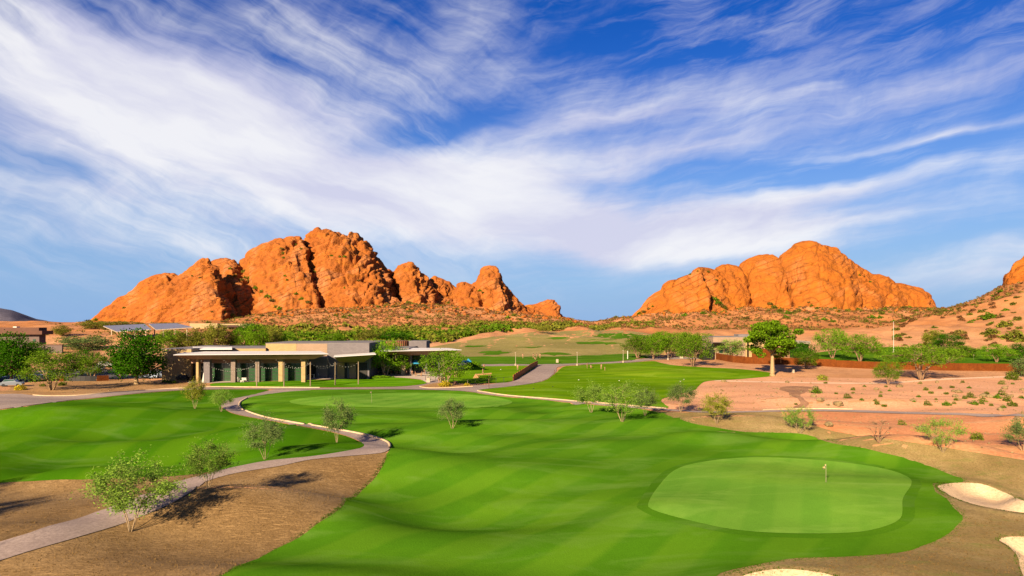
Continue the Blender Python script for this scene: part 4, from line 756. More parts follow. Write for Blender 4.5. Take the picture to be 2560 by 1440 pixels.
# --- shrubs: leaf domes, one mesh each
def dome(name, leaf, seed, n=420, size=1.0, ll=0.16, lw=0.07):
    rng = np.random.default_rng(seed); d = rng.normal(size=(n, 3)); d /= np.linalg.norm(d, axis=1, keepdims=True); d[:, 2] = np.abs(d[:, 2])
    lum = 1 + 0.18 * np.sin(3 * np.arctan2(d[:, 1], d[:, 0]) + seed) + 0.15 * np.sin(7 * d[:, 2] + seed * 2)
    c = d * rng.uniform(0.45, 1.0, (n, 1)) ** 0.6 * lum[:, None] * [0.5, 0.5, 0.62] * size; V, f = quads(c, ll, lw, rng)
    mb = MB()
    for k in range(6): w = k * 1.05 + seed; mb.tube([(0, 0, -0.1), (0.16 * math.cos(w), 0.16 * math.sin(w), 0.2), (0.36 * math.cos(w), 0.36 * math.sin(w), 0.42)], [0.022, 0.016, 0.008], 4)
    me = mesh_np(name, np.vstack([V, np.array(mb.v)]), [np.vstack([f, np.array([q for q in mb.f if len(q) == 4]) + len(V)])], LEAF[leaf])
    return me
SHR = [dome('desert_shrub', 'shrub', 1), dome('desert_shrub', 'shrub', 2), dome('desert_shrub', 'mesquite', 3), dome('desert_shrub', 'shrub', 4, 260), dome('desert_shrub', 'yellow', 5)]
def shrub(name, me, u, v, wpx, label, group, hk=0.75, p=None):
    p = at(u, v) if p is None else p; w = wpx * p.y / F; o = link(name, me, None, p); o.rotation_euler = (0, 0, RZ.uniform(0, 6.28)); o.scale = (w, w, w * hk / 0.62 * 0.72)
    return props(o, label, 'shrub', group)
DS = [(2057, 951, 28), (2064, 959, 10), (2040, 983, 28), (2118, 996, 21), (2133, 976, 13), (2133, 984, 9), (2161, 967, 9), (2202, 983, 9), (2201, 992, 11), (2215, 968, 9), (2224, 978, 9), (2188, 1003, 11), (2192, 1011, 15), (2210, 1017, 14), (2154, 1001, 11),
      (2301, 960, 11), (2315, 976, 14), (2327, 984, 13), (2297, 993, 11), (2318, 1013, 20), (2350, 972, 11), (2366, 986, 12), (2366, 1014, 21), (2386, 1010, 11), (2407, 957, 10), (2380, 970, 12), (2423, 971, 11), (2426, 994, 23), (2411, 997, 13), (2390, 1001, 12),
      (2436, 1012, 19), (2457, 1004, 21), (2454, 1010, 14), (2467, 986, 13), (2493, 996, 19), (2504, 988, 23), (2517, 1003, 21), (2531, 1016, 23), (2509, 1020, 14), (2504, 961, 18), (2531, 949, 34), (2532, 961, 9), (2553, 996, 14), (2254, 1062, 21), (2443, 1100, 32), (1990, 1012, 9), (2285, 1005, 8), (2340, 1000, 9), (2478, 1015, 11), (2090, 985, 9)]
for i, (u, v, w) in enumerate(DS):
    lab, g = 'small rounded green shrub scattered on the pink gravel among boulders', 'shrubs on the pink gravel'
    if (u, v) == (2057, 951): lab, g = 'large yellow-green shrub nearest the tall shade tree on the upper gravel', None
    if (u, v) == (2531, 949): lab, g = 'widest dark shrub on the upper gravel below the right wall end', None
    if (u, v) == (2254, 1062): lab, g = 'round green shrub alone below the lower path on red dirt', None
    if (u, v) == (2443, 1100): lab, g = 'dark tangled shrub on red dirt right of the sparse young tree', None
    if (u, v) == (2040, 983): lab, g = 'dark low shrub beside the damp wash, left end of the gravel bed', None
    shrub('desert_shrub', SHR[4 if lab.startswith('large') else i % 4], u, v, w, lab, g)
for (u, v, w, lab) in [(49, 975, 26, 'yellow flowering bush in front of the parked cars'), (107, 966, 14, 'small green bush left of the forked tan trunk'), (155, 964, 19, 'green bush right of the forked tan trunk'), (1112, 967, 30, 'low yellow bush round the thin forked trunk'), (1166, 965, 15, 'low yellow bush at the tip of the planting bed')]:
    shrub('flowering_bush' if 'yellow' in lab else 'bush', dome('bush', 'gold' if 'yellow' in lab else 'shrub', 9, 500), u, v, w, lab, None)
for i, (u, v, w) in enumerate([(412, 956, 15), (424, 957, 13), (436, 958, 14)]): shrub('desert_shrub', SHR[2], u, v, w, 'pale green shrub in the row below the clubhouse left wall', 'shrubs below the clubhouse wall')
o = dome('hedge', 'verde', 12, 900); hd = link('hedge', o, None, at(950, 945)); hd.scale = (7.5, 2.2, 1.1); props(hd, 'low green planting at the foot of the patio tree', 'hedge')
hd = link('hedge', o, None, at(1185, 917)); hd.scale = (4.5, 1.8, 2.6); props(hd, 'dark clipped hedge at the back left of the play lawn', 'hedge')
# --- shrubs one can tell apart on the hillsides
ch = np.random.default_rng(77); HS = [dome('hill_shrub', l, 20 + i, 150, 1.0, 0.26, 0.14) for i, l in enumerate(('olive', 'scrub', 'mesquite', 'brown', 'olive'))]
def hill_shrub(u, v, wpx, k, lab, grp, hk=0.8):
    p = hit(u, v)
    if p is None or p.y > 900: return
    w = wpx * p.y / F; o = link('hill_shrub', HS[k], None, p - Vector((0, 0, 0.1 * w))); o.rotation_euler = (0, 0, RZ.uniform(0, 6)); o.scale = (w, w, w * hk); props(o, lab, 'shrub', grp)
GA = ('shrub growing in the clefts and foot of the left butte', 'shrubs on the left butte')
for (u, v, w) in [(610, 680, 14), (616, 695, 16), (622, 704, 20), (604, 700, 12), (640, 720, 14), (655, 730, 14), (668, 742, 16), (680, 752, 16), (575, 672, 10), (588, 690, 10), (500, 695, 8), (704, 622, 10), (708, 634, 12), (710, 645, 9), (738, 612, 8), (752, 622, 8), (770, 660, 12), (778, 672, 12), (785, 680, 10), (712, 690, 9), (718, 700, 9), (742, 735, 12), (755, 748, 14), (770, 756, 14), (830, 640, 12), (850, 642, 10), (862, 642, 10), (896, 702, 9), (862, 720, 8), (640, 800, 16), (655, 790, 14), (700, 772, 18), (690, 768, 12), (560, 780, 12), (580, 790, 16), (840, 790, 14), (860, 795, 18), (875, 790, 14), (945, 768, 12), (965, 768, 16), (985, 768, 16), (1010, 772, 20), (1022, 760, 20), (1024, 780, 18), (1020, 795, 16), (1060, 765, 14), (1064, 770, 12), (1120, 758, 12), (1100, 765, 10), (1135, 775, 12), (1145, 785, 12), (1200, 727, 10), (1208, 732, 10), (1285, 790, 16), (1270, 795, 16), (1300, 800, 14), (530, 780, 8), (480, 690, 6), (310, 770, 9), (222, 805, 18), (240, 800, 12), (255, 810, 14), (560, 806, 16), (520, 808, 14)]:
    hill_shrub(u, v, w, int(ch.integers(0, 3)), *GA)
GB = ('shrub growing in the clefts and foot of the right butte', 'shrubs on the right butte')
for (u, v, w) in [(1788, 750, 18), (1795, 758, 18), (1802, 765, 16), (1810, 770, 16), (1780, 745, 12), (1726, 686, 8), (1744, 678, 7), (1770, 680, 8), (1790, 700, 9), (1598, 785, 14), (1610, 780, 14), (1622, 772, 10), (1632, 766, 8), (1712, 790, 18), (1757, 785, 18), (1785, 785, 16), (1810, 782, 14), (1845, 775, 12), (1865, 797, 18), (1925, 760, 14), (1935, 770, 18), (1950, 780, 20), (1970, 785, 22), (1990, 782, 20), (1965, 795, 18), (1997, 778, 14), (2022, 756, 9), (2030, 765, 12), (2042, 772, 12), (2087, 772, 12), (2095, 780, 14), (2070, 785, 14), (2120, 778, 16), (2145, 775, 14), (2155, 778, 12), (2195, 780, 18), (2205, 785, 18), (2212, 775, 16), (2180, 795, 20), (2200, 795, 16), (2165, 805, 16), (2260, 772, 18), (2275, 770, 14), (2290, 778, 12), (2325, 778, 20), (2345, 782, 22), (2360, 778, 16), (2380, 775, 12), (1540, 795, 14), (1552, 792, 14), (1568, 790, 16), (2148, 688, 7), (2160, 691, 6), (2175, 705, 8), (2060, 800, 18), (2035, 790, 12), (2020, 800, 16), (2080, 805, 16)]:
    hill_shrub(u, v, w, int(ch.integers(0, 3)), *GB)
GC = ('dark shrub dotted over the red hillside at the right edge', 'shrubs on the right hillside')
for i in range(105):
    for _ in range(30):
        u, v = ch.uniform(2230, 2560), ch.uniform(715, 866); ridge = np.interp(u, [2230, 2346, 2416, 2490, 2560], [800, 778, 760, 728, 705])
        if v > ridge + 4: break
    hill_shrub(u, v, ch.uniform(9, 20) * (0.8 + (v - 715) / 300), int(ch.choice([0, 1, 3, 3, 2])), *GC, hk=0.65)
for (u, v, w, k) in [(2475, 795, 36, 2), (2515, 817, 38, 0), (2480, 835, 34, 0), (2535, 850, 54, 0), (2503, 730, 18, 2), (2400, 835, 30, 1), (2545, 800, 20, 0)]: hill_shrub(u, v, w, k, 'larger green bush on the red hillside at the right edge', 'large bushes on the right hillside')
# --- scrub that nobody could count
def scrub(name, n, region, leaf, smin, smax, seed, dens=None, ll=0.55, k=7):
    rng = np.random.default_rng(seed); P = []
    while len(P) < n:
        uu = rng.uniform(region[0], region[1], 400); yy = rng.uniform(region[2], region[3], 400); xx = (uu - UC) / F * yy
        m = fbm(np.stack([xx / 18, yy / 18, xx * 0 + seed], 1), 3, seed) > rng.uniform(-0.9, 0.5, 400)
        if dens is not None: m &= dens(uu, yy)
        P += list(np.stack([xx, yy], 1)[m])
    P = np.array(P[:n]); z = zfun(P[:, 0], P[:, 1]); s = rng.uniform(smin, smax, n); d = rng.normal(size=(n, k, 3)); d[:, :, 2] = np.abs(d[:, :, 2])
    d /= np.linalg.norm(d, axis=2, keepdims=True); c = np.column_stack([P, z])[:, None, :] + d * s[:, None, None] * [0.5, 0.5, 0.5]
    V, f = quads(c.reshape(-1, 3), 1.0, 0.6, rng); sc = np.repeat(np.repeat(s, k), 4) * ll; cc = np.repeat(c.reshape(-1, 3), 4, 0); V = cc + (V - cc) * sc[:, None]
    o = link(name, mesh_np(name, V, f, LEAF[leaf])); return o
talus = lambda u, y: (y > 395) & ((u < 1130) | (u > 1180) | (y > 430))
props(scrub('scrub', 7500, (560, 2560, 395, 600), 'brown', 0.9, 2.0, 3, talus, k=9), 'low brown desert scrub over the slopes below both buttes', 'scrub', None, 'stuff')
props(scrub('scrub', 3600, (560, 2560, 395, 590), 'scrub', 1.1, 2.6, 4, talus, k=9), 'dusty yellow-green desert scrub over the slopes below both buttes', 'scrub', None, 'stuff')
props(scrub('scrub', 1900, (620, 1560, 292, 450), 'olive', 1.8, 4.2, 6, lambda u, y: (y > np.interp(u, [620, 1000, 1100, 1200, 1290, 1360, 1440, 1560], [292, 294, 307, 347, 376, 392, 404, 408])) & (y < np.interp(u, [620, 1100, 1300, 1450, 1560], [395, 425, 445, 450, 450])), k=14), 'green belt of desert bushes behind the driving range', 'scrub', None, 'stuff')
props(scrub('scrub', 750, (640, 1330, 300, 400), 'mesquite', 2.0, 4.6, 7, lambda u, y: (y > np.interp(u, [640, 1000, 1100, 1200, 1330], [290, 294, 308, 348, 388])) & (y < np.interp(u, [640, 1100, 1330], [350, 375, 405])), k=16), 'bright green thicket between clubhouse and buttes', 'scrub', None, 'stuff')
props(scrub('scrub', 900, (1150, 1640, 398, 452), 'olive', 1.2, 3.0, 9, lambda u, y: y > np.interp(u, [1150, 1290, 1360, 1440, 1640], [330, 378, 394, 405, 412]), k=12), 'yellow-green bushes along the crest of the driving range', 'scrub', None, 'stuff')
props(scrub('scrub', 260, (110, 640, 290, 500), 'scrub', 1.0, 2.4, 8, k=10), 'dry scrub round the car park and solar roofs', 'scrub', None, 'stuff')

# --- boulders
def rock_mesh(seed):
    import bmesh
    bm = bmesh.new(); bmesh.ops.create_icosphere(bm, subdivisions=3, radius=0.5); co = np.array([v.co[:] for v in bm.verts])
    d = 0.16 * vnoise(co * 2.2 + seed * 7.7, 3) + 0.10 * np.round(2 * vnoise(co * 3.5 + seed, 4)) / 2 + 0.04 * vnoise(co * 9, 5)
    for v, k in zip(bm.verts, d): v.co *= 1 + 1.6 * k; v.co.z *= 0.72
    me = bpy.data.meshes.new('boulder'); bm.to_mesh(me); bm.free(); me.materials.append(MAT['boulder']); return me
RK = [rock_mesh(i) for i in range(5)]
BD = [(2038, 971, 15), (2034, 993, 17), (2051, 1003, 20), (2093, 1014, 28), (2069, 1014, 11), (2098, 968, 9), (2191, 975, 15), (2248, 968, 16), (2343, 957, 12), (2283, 1003, 15), (2384, 980, 13), (2396, 982, 18), (2389, 993, 16), (2398, 1001, 12), (2423, 1009, 12), (2459, 991, 18), (2474, 994, 18), (2512, 973, 17), (2524, 993, 17), (2501, 1026, 18), (2556, 976, 14), (2073, 1065, 25), (2302, 1075, 24), (2544, 1049, 17), (1810, 955, 13), (1968, 957, 12)]
for i, (u, v, w) in enumerate(BD):
    p = at(u, v); s = w * p.y / F; o = link('boulder', RK[i % 5], None, p + Vector((0, 0, 0.16 * s))); o.scale = (s, s * 0.8, s * 0.85); o.rotation_euler = (0, 0, i * 1.7)
    lab, g = 'pale tan boulder lying on the pink gravel among shrubs', 'boulders on the pink gravel'
    lab2 = {(2093, 1014): 'largest pale boulder, just above the lower path kerb', (2073, 1065): 'flat pale boulder below the path beside the lopsided young tree', (2302, 1075): 'pale boulder at the foot of the sparse young tree', (1810, 955): 'lone boulder on the edge of the practice lawn', (1968, 957): 'lone boulder above the damp wash', (2544, 1049): 'boulder below the path near the right edge'}.get((u, v))
    if lab2: lab, g = lab2, None
    props(o, lab, 'boulder', g)
# --- loose stones and dry tufts nobody could count
def stones(name, n, place, smin, smax, mat, seed, label):
    rng = np.random.default_rng(seed); xy = place(rng, n); n = len(xy); z = zfun(xy[:, 0], xy[:, 1]); s = smin + (smax - smin) * rng.uniform(0, 1, n) ** 3
    o8 = np.array([(1, 0, 0), (0, 1, 0), (-1, 0, 0), (0, -1, 0), (0, 0, .8), (0, 0, -.6), (.6, .6, .35), (-.6, .6, .3), (-.6, -.6, .35), (.6, -.6, .3)])
    f0 = np.array([(0, 6, 4), (6, 1, 4), (1, 7, 4), (7, 2, 4), (2, 8, 4), (8, 3, 4), (3, 9, 4), (9, 0, 4), (6, 0, 5), (1, 6, 5), (7, 1, 5), (2, 7, 5), (8, 2, 5), (3, 8, 5), (9, 3, 5), (0, 9, 5)])
    V = o8[None] * s[:, None, None] * rng.uniform(0.65, 1.35, (n, 10, 3)) * 0.5; w = rng.uniform(0, 6.28, n); cw, sw = np.cos(w)[:, None], np.sin(w)[:, None]
    V = np.stack([V[:, :, 0] * cw - V[:, :, 1] * sw, V[:, :, 0] * sw + V[:, :, 1] * cw, V[:, :, 2]], 2) + np.column_stack([xy, z + 0.1 * s])[:, None, :]
    f = (f0[None] + 10 * np.arange(n)[:, None, None]).reshape(-1, 3); props(link(name, mesh_np(name, V.reshape(-1, 3), f, mat)), label, name.replace('_', ' '), None, 'stuff')
def in_band(u0, u1, y0, y1):
    def g(rng, n): u = rng.uniform(u0, u1, n); y = rng.uniform(y0, y1, n); return np.column_stack([(u - UC) / F * y, y])
    return g
def in_px(poly, inside=0.3):
    pw = world_poly(poly, 3)
    def g(rng, n):
        lo, hi = pw.min(0), pw.max(0); q = rng.uniform(lo, hi, (n * 3, 2)); return q[poly_sdf(q[:, 0], q[:, 1], pw) < -inside][:n]
    return g
stones('rubble', 900, in_band(640, 1440, 500, 575), 0.6, 4.5, MAT['rock'], 51, 'broken red rock lying on the slope below the left butte')
stones('rubble', 800, in_band(1560, 2360, 495, 570), 0.6, 3.6, MAT['rock2'], 52, 'broken red rock lying on the slope below the right butte')
PG_ = [(1760, 962), (1930, 946), (2230, 948), (2560, 945), (2660, 1036), (2290, 1028), (2030, 1022), (1770, 1027), (1680, 1010)]
stones('gravel', 900, in_px(PG_), 0.10, 0.55, MAT['boulder'], 53, 'loose small stones over the pink gravel')
stones('gravel', 380, in_px([(1990, 1040), (2290, 1040), (2560, 1050), (2600, 1145), (2380, 1118), (2080, 1074)]), 0.08, 0.4, MAT['boulder'], 54, 'loose small stones over the red dirt')
stones('gravel', 260, in_px([(20, 972), (90, 960), (330, 952), (470, 962), (410, 972), (188, 987)]), 0.1, 0.4, MAT['boulder'], 55, 'loose small stones on the gravel island at left')
LEAF['straw'] = leaf_mat('straw_blades', (0.145, 0.092, 0.036), 0.3, 0.2); LEAF['turf'] = leaf_mat('turf_blades', (0.036, 0.082, 0.004), 0.3, 0.3)
def tufts(name, xy, leaf, size, k, seed, label):
    rng = np.random.default_rng(seed); n = len(xy); z = zfun(xy[:, 0], xy[:, 1]); c = np.column_stack([xy, z])[:, None, :] + rng.normal(size=(n, k, 3)) * [size * .5, size * .5, 0]; c[:, :, 2] += size * 0.35
    a = rng.normal(size=(n * k, 3)) * [0.5, 0.5, 0.2] + [0, 0, 1]; a /= np.linalg.norm(a, axis=1, keepdims=True); b_ = np.cross(a, rng.normal(size=a.shape)); b_ /= np.linalg.norm(b_, axis=1, keepdims=True); c = c.reshape(-1, 3); s = rng.uniform(.5, 1.2, (n * k, 1)) * size
    V = np.stack([c - a * s * .5, c + b_ * s * .16, c + a * s * .5, c - b_ * s * .16], 1).reshape(-1, 3); props(link(name, mesh_np(name, V, np.arange(4 * n * k).reshape(-1, 4), LEAF[leaf])), label, 'grass', None, 'stuff')
SL_ = [(0, 1420), (195, 1352), (312, 1316), (434, 1265), (516, 1210), (703, 1170), (940, 1142), (955, 1155), (925, 1198), (855, 1262), (785, 1313), (690, 1375), (560, 1436), (300, 1500), (0, 1520)]
tufts('grass', in_px(SL_, 0.1)(np.random.default_rng(61), 1800), 'straw', 0.12, 3, 62, 'short dry straw tufts over the brown slope')
tufts('grass', in_px([(0, 1212), (211, 1203), (430, 1196), (500, 1190), (430, 1206), (297, 1258), (0, 1350)], 0.1)(np.random.default_rng(63), 500), 'straw', 0.12, 3, 64, 'short dry straw tufts left of the path')
tufts('grass', in_px([(1690, 1040), (1925, 1030), (2080, 1080), (2380, 1124), (2600, 1158), (2600, 1240), (2470, 1205), (2400, 1190), (2224, 1130), (2068, 1096), (1860, 1074)], 0.1)(np.random.default_rng(65), 1200), 'straw', 0.13, 3, 66, 'short dry straw tufts beyond the right green')
tufts('grass', in_px([(2440, 1290), (2640, 1300), (2640, 1340), (2500, 1340), (2490, 1360), (2540, 1440), (2200, 1440), (2110, 1440), (2040, 1424), (1900, 1424), (2107, 1399), (2322, 1366), (2400, 1310)], 0.1)(np.random.default_rng(67), 900), 'straw', 0.12, 3, 68, 'short dry straw tufts between the bunkers')
def fringe(px, n, seed, spread):
    rng = np.random.default_rng(seed); w = resample(world_poly(px, 4, False), 0.1, False); i = rng.integers(0, len(w), n); return w[i] + rng.normal(size=(n, 2)) * spread
tufts('grass', fringe([(975, 1137), (962, 1152), (930, 1197), (860, 1262), (790, 1313), (700, 1372), (545, 1446)], 1600, 71, 0.16), 'turf', 0.10, 4, 72, 'ragged green turf edge along the brown slope')
tufts('grass', fringe([(1642, 1029), (1700, 1049), (1790, 1070), (1860, 1080), (1940, 1082), (2017, 1089), (2146, 1120), (2302, 1160), (2410, 1198), (2340, 1214), (2396, 1284), (2372, 1331), (2224, 1385), (1990, 1399), (1853, 1424), (1810, 1440)], 2600, 73, 0.20), 'turf', 0.10, 4, 74, 'ragged green turf edge round the right green')
for i_, w_ in enumerate(bw): tufts('grass', w_[np.random.default_rng(80 + i_).integers(0, len(w_), 420)] + np.random.default_rng(90 + i_).normal(size=(420, 2)) * 0.14 , 'turf', 0.12, 3, 75 + i_, ('grassy lip round the right bunker beside the green', 'grassy lip round the bunker in the lower right corner', 'grassy lip round the bunker at the bottom edge')[i_])

# ------------------------------------------------------------------ buildings
def blockm(name, cols, bw_=0.8, bh=0.35, mortar=0.75):
    m, nt, out = new_mat(name); c = objco(nt); sp = nd(nt, 'ShaderNodeSeparateXYZ'); cb = nd(nt, 'ShaderNodeCombineXYZ'); L = nt.links.new
    L(c, sp.inputs[0]); ad = nd(nt, 'ShaderNodeMath', operation='ADD'); L(sp.outputs[0], ad.inputs[0]); L(sp.outputs[1], ad.inputs[1]); L(ad.outputs[0], cb.inputs[0]); L(sp.outputs[2], cb.inputs[1])
    b = nd(nt, 'ShaderNodeTexBrick', in_Scale=1.0); L(cb.outputs[0], b.inputs['Vector']); b.inputs['Brick Width'].default_value = bw_; b.inputs['Row Height'].default_value = bh; b.inputs['Mortar Size'].default_value = 0.02
    b.inputs['Color1'].default_value = (*cols[0], 1); b.inputs['Color2'].default_value = (*cols[1], 1); b.inputs['Mortar'].default_value = (*[q * mortar for q in cols[0]], 1)
    n = tex(nt, c, 0.5, 5, 0.6); bsdf(nt, out, mixc(nt, ramp(nt, n, [(0.4, 0.0), (0.8, 0.35)]), b.outputs['Color'], tuple(q * 0.75 for q in cols[0])), 0.9, (b.outputs['Fac'], 0.2, 0.03)); return m
TAN = blockm('tan_block', ((0.26, 0.18, 0.085), (0.30, 0.21, 0.10))); PINKB = blockm('pinkish_block', ((0.21, 0.145, 0.10), (0.23, 0.16, 0.115))); GREY = blockm('grey_block', ((0.10, 0.09, 0.10), (0.12, 0.108, 0.118)))
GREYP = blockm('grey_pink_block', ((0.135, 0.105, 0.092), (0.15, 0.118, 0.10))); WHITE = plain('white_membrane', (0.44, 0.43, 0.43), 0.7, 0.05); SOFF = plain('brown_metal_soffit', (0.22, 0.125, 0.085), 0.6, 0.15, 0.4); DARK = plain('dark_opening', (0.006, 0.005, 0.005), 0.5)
RUST = dirt_mat('rusted_steel', [(0.085, 0.022, 0.004), (0.112, 0.031, 0.005), (0.135, 0.040, 0.008)], ((0.06, 0.017, 0.005), (2.0, 2.0, 0.25), 0.5), 0.4, 3.0, 0.1); ROOFG = plain('grey_roof', (0.12, 0.11, 0.115), 0.9, 0.2, 0.3)
gmz, gnt, gout = new_mat('dark_glass'); gb = bsdf(gnt, gout, (0.016, 0.048, 0.020), 0.14, None, 0.9); CREAM = plain('cream_render', (0.25, 0.19, 0.105), 0.9, 0.08, 0.3); MAUVE = plain('mauve_render', (0.085, 0.062, 0.058), 0.9, 0.1, 0.3)
BROWN = plain('brown_fascia', (0.075, 0.032, 0.02), 0.8, 0.15, 0.5); BLACK = plain('black_metal', (0.008, 0.008, 0.009), 0.5); WOOD = plain('timber', (0.22, 0.125, 0.05), 0.8, 0.25, 4); PALE = plain('pale_stone', (0.27, 0.22, 0.165), 0.9, 0.1, 2); WHITEP = plain('white_paint', (0.42, 0.40, 0.37), 0.5, 0.05)
def X_(u, d): return (u - UC) / F * d
def Z_(v, d): return H + (V0 - v) / F * d
club = empty('clubhouse', pt(690, 955, 180), 'long low clubhouse with block walls, wedge canopies and green glass doors', 'building')
def wall(u0, u1, v, d, dep, mat, z0=-1.2, nm='wall', par=club, roof=True):
    b = MB().box(X_(u0, d), X_(u1, d), d, d + dep, z0, Z_(v, d)).obj(nm, mat, par)
    if roof: MB().box(X_(u0, d) - .06, X_(u1, d) + .06, d - .06, d + dep + .06, Z_(v, d) + .002, Z_(v, d) + .18).obj('coping' if mat is not WHITE else 'roof', ROOFG, par)
    return b
wall(404, 478, 873.5, 177, 26, TAN); wall(478.3, 664, 871.5, 187, 18, TAN); wall(664.3, 741, 859, 188, 20, TAN); wall(741.3, 818, 859, 188, 20, PINKB); wall(818.3, 923, 859, 183, 24, GREY)
wall(764, 817.5, 893, 181, 6.9, GREY, roof=False); wall(923.5, 1022, 872, 196, 18, PINKB); wall(1022.3, 1066, 854, 213, 9, GREY, 5)
def canopy(top, bot, zb_back, par=club):
    hi = [Vector(q) for q in top]; lo = [Vector(q) for q in bot]
    c = MB().hexa([(*q[:2], q[2]) for q in lo], [q - Vector((0, 0, .10)) for q in hi]).obj('soffit', SOFF, par)
    MB().hexa([q - Vector((0, 0, .095)) for q in hi], hi).obj('canopy', WHITE, par)
z1 = Z_(898, 168.5)
canopy([pt(433, 887, 166), pt(821, 884.5, 166), pt(800, 877.5, 183), pt(470, 878, 183)], [(X_(468, 168.5), 168.5, z1), (X_(784, 168.5), 168.5, z1), (X_(784, 182.5), 182.5, z1), (X_(468, 182.5), 182.5, z1)], 0)
z2 = Z_(906, 179.5)
canopy([pt(834, 892, 174.5), pt(940, 885.5, 174.5), pt(936, 881, 182.5), pt(836, 887.5, 182.5)], [(X_(850, 179.5), 179.5, z2), (X_(908, 179.5), 179.5, z2), (X_(908, 182.6), 182.6, z2), (X_(850, 182.6), 182.6, z2)], 0)
z3 = Z_(888, 190)
canopy([pt(948, 878, 184), pt(1154, 874.5, 187), pt(1122, 870, 203), pt(948, 869, 203)], [(X_(962, 189), 189, z3), (X_(1112, 191), 191, z3), (X_(1105, 202), 202, z3), (X_(962, 202), 202, z3)], 0)
MB().hexa([(X_(490, 181), 181, 7.75), (X_(580, 181), 181, 7.8), (X_(580, 186.5), 186.5, 7.9), (X_(482, 186.5), 186.5, 7.9)], [(X_(490, 181), 181, 7.95), (X_(580, 181), 181, 8.0), (X_(580, 186.5), 186.5, 8.35), (X_(482, 186.5), 186.5, 8.35)]).obj('skylight', WHITE, club)
for (u0, u1, m) in ((490, 496, TAN), (509, 524, GREY), (577, 588, GREYP), (638, 648, GREYP), (696, 706.5, TAN), (753, 763, TAN)): MB().box(X_(u0, 170), X_(u1, 170), 170, 171.3, -1, z1 + .6).obj('column', m, club)
MB().hexa([(X_(505, 170.5), 170.3, -.6), (X_(512, 170.5), 170.3, -.6), (X_(512, 170.5), 171.2, -.6), (X_(505, 170.5), 171.2, -.6)], [(X_(508, 170.5), 170.6, 2.5), (X_(514, 170.5), 170.6, 2.5), (X_(514, 170.5), 171.0, 2.5), (X_(508, 170.5), 171.0, 2.5)]).obj('pier', WHITEP, club)
zt = Z_(908, 173.5)
MB().box(X_(478.5, 173.5), X_(770, 173.5), 173.4, 174, zt, z1 + .8).obj('header', SOFF, club); MB().box(X_(478.5, 178), X_(526, 178), 178, 178.4, -1, z1).obj('recess', DARK, club)
for (u0, u1) in ((525, 577), (587, 638), (647, 696), (706, 754)):
    x0, x1 = X_(u0, 173.5), X_(u1, 173.5); g = MB().box(x0, x1, 173.55, 173.65, -.8, zt).obj('glass_door', gmz, club); mb = MB()
    for k in range(6): zz = 0.1 + k * (zt - .1) / 5.5; mb.box(x0, x1, 173.5, 173.545, zz - .05, zz + .05)
    for k in range(4): xx = x0 + (x1 - x0) * k / 3; mb.box(xx - .05, xx + .05, 173.46, 173.495, -.8, zt)
    o = link('frame', mb.mesh('frame', BLACK), g)
for (u0, u1, v0, d, m, nm) in ((768, 790, 912, 180.9, DARK, 'door'), (843, 861, 907, 182.9, TAN, 'panel'), (861.3, 868, 907, 182.9, DARK, 'door'), (868.3, 873, 907, 182.88, GREY, 'panel'), (873.3, 890, 907, 182.9, SOFF, 'panel'), (890.3, 918, 907, 182.9, DARK, 'door')):
    MB().box(X_(u0, d), X_(u1, d), d, d + .09, -.6, Z_(v0, d)).obj(nm, m, club)
for (u0, u1, d) in ((926, 1003, 194.5), (1012, 1122, 198)): MB().box(X_(u0, d), X_(u1, d), d, d + .3, -.5, z3 + .1).obj('window', gmz, club)
for (u0, u1, d, m) in ((1003.3, 1013, 190.5, CREAM), (1025, 1029, 191, GREY), (1063, 1068, 192, GREY), (1096, 1100, 193, GREY), (930, 934, 191, BLACK)): MB().box(X_(u0, d), X_(u1, d), d, d + .8, -.6, z3 + .3).obj('column', m, club)
c = pt(986, 870, 216); mb = MB(); n = 84; r0 = 38.5 * 216 / F; vs = []
for z in (6.0, Z_(852.5, 213)):
    for k in range(n): rr = r0 * (1 if k % 2 else 0.975); vs.append((c.x + rr * math.cos(2 * math.pi * k / n), c.y + rr * math.sin(2 * math.pi * k / n), z))
mb.add(vs, [(k, (k + 1) % n, n + (k + 1) % n, n + k) for k in range(n)] + [tuple(range(n, 2 * n))]); mb.obj('rust_drum', plain('rust_cladding', (0.13, 0.052, 0.022), 0.7, 0.2, 0.6), club)
# black kettle barbecue shelter by the left wall
p = at(457, 952); g = empty('barbecue', p, 'black barbecue grill standing by the clubhouse left wall', 'barbecue')
b_ = MB().box(-1.4, 1.4, -.6, .6, .45, 1.0); link('body', b_.mesh('body', BLACK), g)
link('lid', MB().hexa([(-1.2, -.55, 1.003), (1.2, -.55, 1.003), (1.2, .55, 1.003), (-1.2, .55, 1.003)], [(-.8, -.3, 1.5), (.8, -.3, 1.5), (.8, .3, 1.5), (-.8, .3, 1.5)]).mesh('lid', BLACK), g)
for sx in (-1.2, 1.2):
    for sy in (-.45, .45): link('leg', MB().tube([(sx, sy, -.1), (sx, sy, .46)], .06, 6).mesh('leg', BLACK), g)
